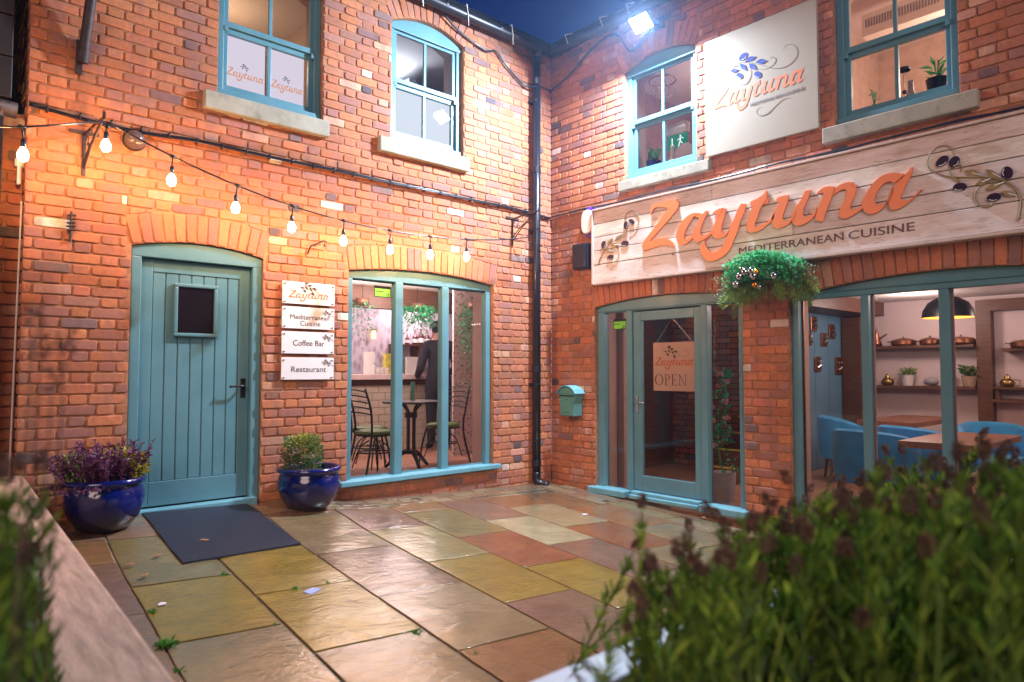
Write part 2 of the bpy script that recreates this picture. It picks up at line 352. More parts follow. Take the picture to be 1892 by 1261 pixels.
# ---------------------------------------------------------------- brickwork
def arc_z(o, u):
    um = (o['u0']+o['u1'])/2; hw = (o['u1']-o['u0'])/2
    t = max(-1.08, min(1.08, (u-um)/hw)); return o['zs'] + (o['zc']-o['zs'])*(1-t*t)
def brick_col():
    r = R.random()
    if r < .54: c = (.49,.175,.080)
    elif r < .77: c = (.43,.155,.085)
    elif r < .91: c = (.36,.155,.11)
    elif r < .95: c = (.58,.30,.19)
    elif r < .975: c = (.20,.12,.11)
    elif r < .987: c = (.70,.60,.52)
    else: c = (.10,.075,.08)
    k = R.uniform(.82,1.16); return tuple(x*k*R.uniform(.95,1.05) for x in c)
def brick_poly(mb, poly, back=.02, col=None):
    # poly: ccw (u,z) seen from the front; rounded, slightly uneven block
    n = len(poly); pts = []
    for i in range(n):
        p = Vector(poly[i]); a = Vector(poly[i-1]); c = Vector(poly[(i+1) % n])
        la, lc = (a-p).length, (c-p).length
        if la < 1e-4 or lc < 1e-4: continue
        da, dc = (a-p)/la, (c-p)/lc
        if da.dot(dc) < -.93: pts.append(p); continue
        k = R.uniform(.005,.013)
        pts.append(p + da*min(k, la*.3)); pts.append(p + dc*min(k, lc*.3))
    n = len(pts)
    if n < 3: return
    nor = []
    for i in range(n):
        e1 = (pts[i]-pts[i-1]); e2 = (pts[(i+1) % n]-pts[i])
        n1 = Vector((-e1.y, e1.x)); n2 = Vector((-e2.y, e2.x))
        nn = (n1.normalized() if n1.length else Vector((0,0))) + (n2.normalized() if n2.length else Vector((0,0)))
        nor.append(nn.normalized() if nn.length > 1e-6 else Vector((0,0)))
    j = R.uniform(-.004,.003); tx = R.uniform(-.012,.012); tz = R.uniform(-.03,.03)
    cx = sum(p.x for p in pts)/n; cz = sum(p.y for p in pts)/n
    vs = []; wob = [R.uniform(-.0015,.0015) for _ in range(n)]
    for ins, y in ((0, back), (0, .005), (.0009, .0016), (.0028, .0), (.008, -.0002)):
        for i, p in enumerate(pts):
            q = p + nor[i]*(ins+wob[i]*(1 if back < .05 or True else 0))
            vs.append((q.x, y + (j + tx*(q.x-cx) + tz*(q.y-cz) if y < .01 else 0), q.y))
    fs = [(l*n+i, l*n+(i+1) % n, (l+1)*n+(i+1) % n, (l+1)*n+i) for l in range(4) for i in range(n)]
    fs.append(tuple(4*n+i for i in range(n)))
    mb.add(vs, fs, col or brick_col())
def bricks(mb, u0, u1, z0, z1, ops, phase=0, special=None, quoin=False):
    k0 = math.floor(z0/.075); k1 = math.ceil(z1/.075)
    for k in range(k0, k1):
        zb = k*.075+.006+R.uniform(-.001,.001); zt = zb+.0635
        if zt > z1+.01: continue
        u = math.floor(u0/.3375)*.3375 - .3375 + (k % 2)*.16875+R.uniform(-.006,.006) + phase; h = 0
        while u < u1:
            L = .212 if h % 2 == 0 else .100
            a, b = u+R.uniform(-.003,.003), u+L+R.uniform(-.003,.003); u += L+.01275; h += 1
            a = max(a, u0); b = min(b, u1)
            if b-a < .022: continue
            segs = [(a, b, False)]; tops = []
            for o in ops:
                if zt <= o['z0']+.004 or zb >= arc_z(o,(o['u0']+o['u1'])/2)+(.23 if o['ring'] else .01): continue
                below = zt < o['zs']+.02
                ru0, ru1 = (o['u0'], o['u1']) if (below or not o['ring']) else (o['u0']-.035, o['u1']+.035)
                ns = []
                for s, e, edge in segs:
                    if e <= ru0 or s >= ru1: ns.append((s, e, edge or abs(e-ru0) < .02 or abs(s-ru1) < .02)); continue
                    if s < ru0-.02: ns.append((s, ru0-.003, True))
                    if e > ru1+.02: ns.append((ru1+.003, e, True))
                    if zb < o['z0'] and zt > o['z0']: pass
                    s2, e2 = max(s, ru0), min(e, ru1)
                    if not below and e2-s2 > .02:
                        N = 7; off = .222 if o['ring'] else .004
                        bot = []; 
                        for i in range(N):
                            uu = s2+(e2-s2)*i/(N-1); zz = max(zb, arc_z(o, uu)+off)
                            if zt-zz > .012: bot.append((uu, zz))
                        if len(bot) >= 2 and bot[-1][0]-bot[0][0] > .02:
                            tops.append(bot + [(bot[-1][0], zt), (bot[0][0], zt)])
                segs = ns
            for s, e, edge in segs:
                if e-s < .02: continue
                brick_poly(mb, [(s,zb),(e,zb),(e,zt),(s,zt)], .10 if edge else .02, (special or {}).get((k, round((s+e)/2,1))))
            for poly in tops: brick_poly(mb, poly, .02)
def soldier(mb, o, drop=.0):
    hw = (o['u1']-o['u0'])/2; h = o['zc']-o['zs']; um = (o['u0']+o['u1'])/2
    Rr = (hw*hw+h*h)/(2*h); cz = o['zc']-Rr; amax = math.asin(hw/Rr)
    n = round(2*amax*(Rr+.1)/.0775)
    for i in range(n):
        a0 = -amax+2*amax*i/n; a1 = -amax+2*amax*(i+1)/n; g = .0045/Rr
        a0 += g; a1 -= g; r0 = Rr+.003+R.uniform(-.003,.003); r1 = Rr+.215+R.uniform(-.004,.004)
        P = lambda a, r: (um+r*sin(a), cz+r*cos(a))
        brick_poly(mb, [P(a0,r0), P(a1,r0), P(a1,r1), P(a0,r1)], .10)
def sheet(mb, u0, u1, z0, z1, ops, y):
    us = {u0, u1}
    for o in ops:
        for i in range(13): us.add(min(max(o['u0']+(o['u1']-o['u0'])*i/12, u0), u1))
    us = sorted(us)
    for a, b in zip(us, us[1:]):
        if b-a < 1e-6: continue
        hs = sorted([o for o in ops if o['u0'] <= (a+b)/2 <= o['u1']], key=lambda o: o['z0'])
        la = lb = z0
        for o in hs:
            if o['z0'] > la: mb.quad((a,y,la),(b,y,lb),(b,y,o['z0']),(a,y,o['z0']))
            la, lb = (arc_z(o, a), arc_z(o, b)) if o['zc'] > o['zs'] else (o['zs'], o['zs'])
        mb.quad((a,y,la),(b,y,lb),(b,y,z1),(a,y,z1))
def jambs(mb, o, y0, y1):
    mb.quad((o['u0'],y0,o['z0']),(o['u0'],y1,o['z0']),(o['u0'],y1,o['zs']),(o['u0'],y0,o['zs']))
    mb.quad((o['u1'],y0,o['z0']),(o['u1'],y1,o['z0']),(o['u1'],y1,o['zs']),(o['u1'],y0,o['zs']))
    mb.quad((o['u0'],y0,o['z0']),(o['u1'],y0,o['z0']),(o['u1'],y1,o['z0']),(o['u0'],y1,o['z0']))
    for i in range(12):
        a = o['u0']+(o['u1']-o['u0'])*i/12; b = o['u0']+(o['u1']-o['u0'])*(i+1)/12
        mb.quad((a,y0,arc_z(o,a)),(b,y0,arc_z(o,b)),(b,y1,arc_z(o,b)),(a,y1,arc_z(o,a)))
def op(u0,u1,z0,zs,zc,ring=True): return dict(u0=u0,u1=u1,z0=z0,zs=zs,zc=zc,ring=ring)
D1 = op(-4.262,-3.300,.20,2.275,2.338); F1 = op(-2.535,-.853,.330,2.262,2.325)
W1 = op(-3.690,-2.805,3.555,4.70,4.81); W2 = op(-2.118,-1.258,3.555,4.70,4.81)
S1 = op(.652,2.385,.02,2.035,2.105); L1 = op(2.808,5.10,.02,1.972,2.085)
W3 = op(1.072,1.935,3.325,4.455,4.56); W4 = op(3.222,4.09,3.325,4.455,4.56)
def gz(x, y):
    s = lambda t: (lambda q: q*q*(3-2*q))(max(0,min(1,t)))
    return .1177-.0392*x+.0531*y + .055*s((y+1.1)/1.0)*s((-2.45-x)/.6)
def wing(fr, label, ops, u0, u1, z0, z1, phase):
    bld = thing('brick_building', label, 'building', fr, ((u0+u1)/2, 0, z0))
    mb = MB(); bricks(mb, u0, u1, z0, z1, ops, phase); mb.build('brick_wall', M['brick'], bld, smooth='auto')
    for o in ops: mb = MB(); soldier(mb, o); mb.build('brick_arch', M['brick'], bld, smooth='auto')
    mb = MB(); sheet(mb, u0, u1, z0, z1, ops, .0072)
    for o in ops: jambs(mb, o, .0072, .13)
    mb.build('mortar_joints', M['mortar'], bld)
    mb = MB(); sheet(mb, u0, u1, z0, z1, ops, .36)
    for o in ops: jambs(mb, o, .13, .36)
    mb.build('inner_wall', M['plaster_pink'], bld)
    return bld
bA = wing('A', 'brick wing on the left with the blue plank door and three light window', [D1,F1,W1,W2], -4.9, -.0, -.05, 5.03, .05)
bB = wing('B', 'brick wing on the right with the glazed shopfront under the long sign', [S1,L1,W3,W4], 0.0, 6.2, -.6, 5.03, .11)
# left return of the left wing
mb = MB(); bricks(mb, -2.2, 0.0, -.05, 5.03, [], .1)
ret = thing('brick_building', 'narrow brick wall at the far left beside the black downpipe', 'building', 'A', (-5.3, .13, .2))
m2 = MB(); m2.v = [(-4.9+q[1], -q[0], q[2]) for q in mb.v]; m2.f = mb.f; m2.c = mb.c; m2.mi = mb.mi
m2.build('corner_brickwork', M['brick'], bA, smooth='auto')
mb = MB(); mb.quad((-4.8885,2.2,-.05),(-4.8885,0.0115,-.05),(-4.8885,0.0115,5.03),(-4.8885,2.2,5.03)); mb.build('mortar_joints', M['mortar'], bA)
mb = MB(); bricks(mb, -6.6, -4.9, -.05, 3.1, [], .02)
m2 = MB(); m2.v = [(q[0], q[1]+.13, q[2]) for q in mb.v]; m2.f = mb.f; m2.c = mb.c; m2.mi = mb.mi
m2.build('brick_wall', M['brick'], ret, smooth='auto')
mb = MB(); mb.quad((-6.6,.1415,-.05),(-4.9,.1415,-.05),(-4.9,.1415,3.1),(-6.6,.1415,3.1)); mb.build('mortar_joints', M['mortar'], ret)
mb = MB()
for i in range(9): mb.box(-7, -4.985, .02+.004*(i%2), 1.2, 3.16+i*.28, 3.16+i*.28+.272)
mb.build('dark_cladding', simple('black_cladding', (.018,.013,.013), .5, 0, 5, .4, .2), ret, bevel=.006)
# ---------------------------------------------------------------- windows
def bar(mb, x0, x1, y0, y1, z0, z1): mb.box(x0, x1, y0, y1, z0, z1)
def arch_head(mb, o, zlow, y0, y1, g=.004):
    a, b = o['u0']+g, o['u1']-g; pts = [(a, zlow), (b, zlow)]
    for i in range(15):
        u = b+(a-b)*i/14; pts.append((u, arc_z(o, u)-g))
    mb.prism(pts, y0, y1)
def sash(bld, o, label=None, logo=False):
    wn = MB(); y0, y1 = .055, .125; zt = o['zs']-.035; a, b = o['u0']+.004, o['u1']-.004
    arch_head(wn, o, zt, y0, y1)
    bar(wn, a, a+.055, y0, y1, o['z0']+.05, zt); bar(wn, b-.055, b, y0, y1, o['z0']+.05, zt)
    wn.box(a, b, y0-.022, y1, o['z0']+.002, o['z0']+.05)
    wn.box(a-.0, b+.0, y0-.012, y0-.001, zt-.02, zt+.012)
    f = wn.build('window', M['paint'], bld, bevel=.004)
    zm = (o['z0']+zt)/2+.03; mid = (a+b)/2; la, lb = a+.055, b-.055
    up = MB(); up.box(la,lb,.072,.105,zt-.045,zt-.002); up.box(la,lb,.062,.105,zm-.005,zm+.04)
    up.box(la,la+.038,.073,.104,zm+.04,zt-.045); up.box(lb-.038,lb,.073,.104,zm+.04,zt-.045); up.box(mid-.014,mid+.014,.076,.100,zm+.04,zt-.045)
    up.box(la,la+.03,.05,.072,zm-.045,zm-.006); up.box(lb-.03,lb,.05,.072,zm-.045,zm-.006)
    up.build('upper_sash', M['paint'], f, bevel=.003)
    lo = MB(); zb = o['z0']+.05; lo.box(la,lb,.085,.122,zb,zb+.06); lo.box(la,lb,.084,.122,zm-.05,zm-.008)
    lo.box(la,la+.04,.086,.121,zb+.06,zm-.05); lo.box(lb-.04,lb,.086,.121,zb+.06,zm-.05); lo.box(mid-.014,mid+.014,.088,.118,zb+.06,zm-.05)
    lo.build('lower_sash', M['paint'], f, bevel=.003)
    for x0, x1 in ((la+.038,mid-.014),(mid+.014,lb-.038)):
        g = MB(); g.quad((x0,.09,zm+.04),(x1,.09,zm+.04),(x1,.09,zt-.045),(x0,.09,zt-.045)); g.build('glass_pane', M['glass'], f)
        g = MB(); g.quad((x0+.002,.104,zb+.06),(x1-.002,.104,zb+.06),(x1-.002,.104,zm-.05),(x0+.002,.104,zm-.05)); g.build('glass_pane', M['glass'], f)
    return f, la, lb, mid, zb, zm
def stone_sill(bld, u0, u1, z0, z1):
    mb = MB(); mb.prism([(u0,z0),(u1,z0),(u1,z1),(u0,z1)], -.055, .06)
    for i in range(4): pass
    return mb.build('stone_sill', M['stone'], bld, bevel=.008)
sashA = sash(bA, W1); sashB = sash(bA, W2); f3 = sash(bB, W3); f4 = sash(bB, W4)
stone_sill(bA, -3.80, -2.765, 3.395, 3.535); stone_sill(bA, -2.262, -1.222, 3.395, 3.535)
stone_sill(bB, 1.03, 2.10, 3.20, 3.303); stone_sill(bB, 3.14, 4.215, 3.175, 3.303)
# three light ground window
fr = MB(); y0, y1 = .05, .125; zt = 2.200; arch_head(fr, F1, zt, y0, y1)
a, b = F1['u0']+.004, F1['u1']-.004
for x0, x1 in ((a, -2.472), (-2.022, -1.938), (-1.483, -1.400), (-.922, b)): fr.box(x0, x1, y0, y1, .39, zt)
fw = fr.build('window', M['paint'], bA, bevel=.005)
mb = MB(); mb.prism([(-2.62,.345),(-.79,.345),(-.79,.392),(-2.62,.392)], -.055, .124); mb.build('painted_sill', M['paint_worn'], fw, bevel=.008)
for x0, x1 in ((-2.472,-2.022),(-1.938,-1.483),(-1.400,-.922)):
    bd = MB()
    for q in ((x0,x0+.014,.092,.104,.392,zt),(x1-.014,x1,.092,.104,.392,zt),(x0+.014,x1-.014,.092,.104,.392,.406),(x0+.014,x1-.014,.092,.104,zt-.014,zt)): bd.box(*q)
    bd.build('glazing_bead', M['paint'], fw)
    g = MB(); g.quad((x0,.1,.392),(x1,.1,.392),(x1,.1,zt),(x0,.1,zt)); g.build('glass_pane', M['glass'], fw)
# plank door
df = MB(); y0, y1 = .03, .125; arch_head(df, D1, 2.20, y0, y1)
df.box(D1['u0']+.004, -4.188, y0, y1, .30, 2.20); df.box(-3.378, D1['u1']-.004, y0, y1, .30, 2.20)
dfo = df.build('door_frame', M['paint'], bA, bevel=.006)
dl = MB(); X0, X1 = -4.186, -3.380; dl.box(X0, X1, .092, .118, .36, 2.197)
dl.box(X0, X0+.085, .076, .091, .36, 2.197); dl.box(X1-.085, X1, .076, .091, .36, 2.197)
dl.box(X0+.085, X1-.085, .076, .091, 2.10, 2.197); dl.box(X0+.085, X1-.085, .076, .091, .36, .54)
pw = (X1-X0-.17)/7
for i in range(7): dl.box(X0+.085+pw*i+.004, X0+.085+pw*(i+1)-.004, .083, .0915, .541, 2.099)
door = dl.build('door', M['paint'], bA, bevel=.004)
fx0, fx1, fz0, fz1 = -3.955, -3.637, 1.622, 2.028; t = .028
mb = MB()
for q in ((fx0,fx1,fz1-t,fz1),(fx0,fx1,fz0,fz0+t)): mb.box(q[0],q[1],.052,.082,q[2],q[3])
for q in ((fx0,fx0+t),(fx1-t,fx1)): mb.box(q[0],q[1],.053,.082,fz0+t,fz1-t)
mb.build('window_frame', M['paint'], door, bevel=.007)
mb = MB(); mb.box(fx0+t,fx1-t,.066,.070,fz0+t,fz1-t); mb.build('window_pane', simple('dark_reflective_glass', (.012,.008,.01), .03, 0, 4, .3, 0, spec=1.0), door)
mb = MB(); mb.box(-3.445,-3.405,.070,.0755,1.145,1.30); mb.build('handle_plate', M['black_metal'], door, bevel=.003)
mb = MB(); mb.tube([(-3.425,.072,1.238),(-3.425,.030,1.238)], .010); mb.tube([(-3.425,.030,1.238),(-3.46,.026,1.240),(-3.53,.026,1.236),(-3.545,.03,1.236)], [.010,.009,.008,.011]); mb.build('handle', M['black_metal'], door, smooth=True)
mb = MB(); mb.prism([(D1['u0'],.285),(D1['u1']-.03,.285),(D1['u1']-.03,.352),(D1['u0'],.352)], -.03, .07); mb.box(D1['u0'], D1['u1'], .01, .125, .22, .284); mb.build('door_sill', M['paint_worn'], bA, bevel=.008)
# shopfront door set
fr = MB(); y0, y1 = .045, .13; zt = 1.975; arch_head(fr, S1, zt, y0, y1); a, b = S1['u0']+.004, S1['u1']-.004
for x0, x1 in ((a,.742),(1.045,1.118),(1.925,1.995),(2.318,b)): fr.box(x0, x1, y0, y1, .10, zt)
fr.box(a, b, y0-.012, y0-.001, zt+.012, zt+.02)
sf = fr.build('shopfront_frame', M['paint'], bB, bevel=.005)
for x0, x1, s0, s1 in ((.742,1.045,.60,1.085),(1.995,2.318,1.955,2.43)):
    mb = MB(); mb.box(s0, s1, -.07, .12, .085, .150); mb.build('painted_sill', M['paint_worn'], sf, bevel=.01)
    g = MB(); g.quad((x0,.1,.15),(x1,.1,.15),(x1,.1,zt),(x0,.1,zt)); g.build('glass_pane', M['glass'], sf)
mb = MB(); mb.box(1.12, 1.925, -.03, .10, .085, .125); mb.box(1.12,1.925,.0,.10,.126,.158); mb.build('threshold', M['paint_worn'], sf, bevel=.008)
dl = MB(); x0, x1 = 1.124, 1.921
dl.box(x0,1.222,.062,.112,.165,1.962); dl.box(1.845,x1,.062,.112,.165,1.962); dl.box(1.222,1.845,.063,.111,1.868,1.962); dl.box(1.222,1.845,.063,.111,.165,.315)
sd = dl.build('glazed_door', M['paint'], bB, bevel=.005)
g = MB(); g.quad((1.222,.088,.315),(1.845,.088,.315),(1.845,.088,1.868),(1.222,.088,1.868)); g.build('glass_pane', M['glass'], sd)
mb = MB(); mb.box(1.155,1.187,.052,.0615,.93,1.115); mb.build('handle_plate', M['steel'], sd, bevel=.003)
mb = MB(); mb.tube([(1.171,.055,1.045),(1.171,.015,1.045)],.009); mb.tube([(1.171,.015,1.045),(1.26,.012,1.043),(1.285,.02,1.043)],.008); mb.build('handle', M['steel'], sd, smooth=True)
# large four light window
fr = MB(); zt = 1.972
pts = [(L1['u0']+.004, 1.88), (L1['u1']-.004, 1.88)]
arch_head(fr, dict(L1, zs=L1['zs'], zc=L1['zc']), 1.951, .045, .13)
for x0, x1 in ((L1['u0']+.004,2.868),(3.368,3.428),(3.908,3.972),(4.46,4.52),(5.03,L1['u1']-.004)): fr.box(x0, x1, .045, .13, .10, 1.95)
fr.box(L1['u0']+.004, L1['u1']-.004, .033, .044, 1.995, 2.003)
lf = fr.build('window', M['paint'], bB, bevel=.005)
mb = MB(); mb.box(2.76,5.15,-.06,.12,.04,.1); mb.build('painted_sill', M['paint_worn'], lf, bevel=.01)
for x0, x1 in ((2.868,3.368),(3.428,3.908),(3.972,4.46),(4.52,5.03)):
    g = MB(); g.quad((x0,.1,.1),(x1,.1,.1),(x1,.1,1.95),(x0,.1,1.95)); g.build('glass_pane', M['glass'], lf)
    bd = MB(); bd.box(x0,x0+.015,.112,.124,.1,1.95); bd.build('glazing_bead', M['copper'] if x0<2.9 else M['plaster_pink'], lf)
# ---------------------------------------------------------------- ground
mb = MB(); N = 30
for i in range(N):
    for j in range(N):
        x0, x1 = -9+i*.4, -9+(i+1)*.4; y0, y1 = -9+j*.32, -9+(j+1)*.32
        if x0 >= .15: continue
        mb.quad(*[(x, y, gz(x,y)-.012) for x, y in ((x0,y0),(x1,y0),(x1,y1),(x0,y1))])
mb.build('ground', M['joint'], None).__setitem__('kind', 'structure')
mb = MB(); mb.box(-60, 60, -60, 60, -1.3, -1.2); mb.build('land', simple('dark_ground', (.03,.03,.03), .9), None)['kind'] = 'structure'
th = .0696; ct, stt = cos(th), sin(th)
def nm2xy(n, m): return n*ct+m*stt, -n*stt+m*ct
olive=(.30,.24,.12); ochre=(.40,.27,.06); tan=(.33,.24,.15); pink=(.34,.20,.15); red=(.34,.125,.075); cream=(.52,.46,.32); mauve=(.30,.17,.14)
brown=(.27,.17,.11); yel=(.44,.36,.18); redb=(.36,.17,.09)
cols = [(-4.95,-4.43,[(-.25,-.82,pink),(-.82,-1.26,redb),(-1.26,-2.14,mauve),(-2.14,-3.0,pink),(-3.0,-3.9,brown)]),
 (-4.43,-3.91,[(-.25,-.85,pink),(-.85,-1.73,olive),(-1.73,-2.57,ochre),(-2.57,-3.42,tan),(-3.42,-4.3,pink)]),
 (-3.91,-3.36,[(-.25,-1.28,redb),(-1.28,-2.13,ochre),(-2.13,-2.945,ochre),(-2.945,-3.8,tan),(-3.8,-4.6,brown)]),
 (-3.36,-2.80,[(-.28,-.64,mauve),(-.64,-1.56,tan),(-1.56,-2.45,brown),(-2.45,-3.24,tan),(-3.24,-4.1,redb),(-4.1,-5,tan)]),
 (-2.80,-2.29,[(-.33,-1.16,mauve),(-1.16,-2.015,yel),(-2.015,-2.85,ochre),(-2.85,-3.7,mauve),(-3.7,-4.5,tan)]),
 (-2.29,-1.78,[(-.42,-.73,redb),(-.73,-1.58,olive),(-1.58,-2.38,red),(-2.38,-3.21,ochre),(-3.21,-4.0,brown),(-4,-5,pink)]),
 (-1.78,-1.30,[(-.42,-1.22,mauve),(-1.22,-2.03,cream),(-2.03,-2.86,mauve),(-2.86,-3.7,tan),(-3.7,-4.6,ochre)]),
 (-1.30,-.78,[(-.45,-.90,redb),(-.90,-1.66,(.46,.37,.25)),(-1.66,-2.42,red),(-2.42,-3.2,tan),(-3.2,-4.1,mauve)]),
 (-.78,-.22,[(-.45,-1.12,brown),(-1.12,-1.93,redb),(-1.93,-2.6,tan),(-2.6,-3.4,olive),(-3.4,-4.3,pink)]),
 (-.22,.0,[(-1.05,-1.81,olive),(-1.81,-2.5,tan),(-2.5,-3.3,tan),(-3.3,-4.3,olive)])]
extra = [tan, brown, ochre, pink, olive, mauve]
slabs = []
for a, b, L_ in cols:
    for m0, m1, c in L_: slabs.append((a, b, m1, m0, c))
    m0 = L_[-1][1]
    while m0 > -8: slabs.append((a, b, m0-.85, m0, R.choice(extra))); m0 -= .85
for i in range(7):
    a = -4.95-(i+1)*.53; m0 = -.3-.4*(i % 2)
    while m0 > -8: slabs.append((a, a+.53, m0-.85, m0, R.choice(extra))); m0 -= .85
def slab(mb, a, b, m0, m1, c, gap=.0075, nn=5, lift=None):
    k = R.uniform(.9,1.12)*.64; c = tuple((x-.0)*k*(1.02,1,.82)[i] for i, x in enumerate(c)); dz = R.uniform(-.0015,.0025) if lift is None else lift
    a += gap*R.uniform(.5,1.2); b -= gap*R.uniform(.5,1.2); m0 += gap*R.uniform(.5,1.3); m1 -= gap*R.uniform(.5,1.3)
    nu = nn; nv = nn+2; vs = []; fs = []
    je = [[R.uniform(-.0025,.0025) for _ in range(12)] for _ in range(4)]
    for j in range(nv+1):
        for i in range(nu+1):
            u = a+(b-a)*i/nu; v = m0+(m1-m0)*j/nv; ed = 0
            if i == 0: u += je[0][j]; ed = 1
            if i == nu: u += je[1][j]; ed = 1
            if j == 0: v += je[2][i]; ed = 1
            if j == nv: v += je[3][i]; ed = 1
            x, y = nm2xy(u, v); vs.append((x, y, gz(x,y)+dz-(.004 if ed else 0)+(0 if ed else R.uniform(-.0012,.0012))))
    st = nu+1
    fs = [(j*st+i, j*st+i+1, (j+1)*st+i+1, (j+1)*st+i) for j in range(nv) for i in range(nu)]
    # second ring just inside so the rim rolls over
    rim = [i for i in range(st)] + [j*st+nu for j in range(1,nv+1)] + [nv*st+i for i in range(nu-1,-1,-1)] + [j*st for j in range(nv-1,0,-1)]
    base = len(vs); vs += [(vs[q][0], vs[q][1], vs[q][2]-.02) for q in rim]
    fs += [(rim[(i+1) % len(rim)], rim[i], base+i, base+(i+1) % len(rim)) for i in range(len(rim))]
    mb.add(vs, fs, c)
mb = MB()
for s_ in slabs:
    x, y = nm2xy((s_[0]+s_[1])/2, (s_[2]+s_[3])/2)
    if x > .1 or y > .3: continue
    slab(mb, *s_)
# small setts along both walls
pc = [(.26,.20,.12),(.20,.14,.10),(.30,.25,.16),(.22,.14,.09),(.17,.155,.10)]
x = -5.2
while x < -.3:
    for r_, (y0, y1) in enumerate(((-.03,-.125),(-.135,-.23),(-.24,-.33))):
        if r_ == 2 and x < -2.9: pass
        xo = x+(.1 if r_ % 2 else 0)
        n0, m0 = xo*ct-y1*stt, xo*stt+y1*ct
        slab(mb, xo*1.0, xo+.195, y1+.0696*0, y0, R.choice(pc), gap=.005, nn=1, lift=.001) if False else None
        cs = [(xo,y1),(xo+.19,y1),(xo+.19,y0),(xo,y0)]; cc = R.choice(pc); dz = R.uniform(0,.004)
        vs = [(q[0],q[1],gz(*q)+.001+dz) for q in cs]+[(q[0],q[1],gz(*q)-.02) for q in cs]
        mb.add(vs, [(0,1,2,3),(1,0,4,5),(2,1,5,6),(3,2,6,7),(0,3,7,4)], cc)
    x += .2
y = -.02
while y > -3.2:
    for r_, (x0, x1) in enumerate(((-.03,-.125),(-.135,-.23),(-.24,-.33),(-.34,-.43))):
        yo = y-(.1 if r_ % 2 else 0)
        if r_ > 1 and not(-.95 < yo or yo < -1.9): continue
        if r_ > 0 and -1.85 < yo < -1.0: continue
        cs = [(x1,yo-.19),(x0,yo-.19),(x0,yo),(x1,yo)]; cc = R.choice(pc); dz = R.uniform(.002,.006)
        vs = [(q[0],q[1],gz(*q)+.003+dz) for q in cs]+[(q[0],q[1],gz(*q)-.02) for q in cs]
        mb.add(vs, [(0,1,2,3),(1,0,4,5),(2,1,5,6),(3,2,6,7),(0,3,7,4)], cc)
    y -= .2
mb.build('paving', M['slab'], None, smooth='auto', bevel=.003)['kind'] = 'structure'
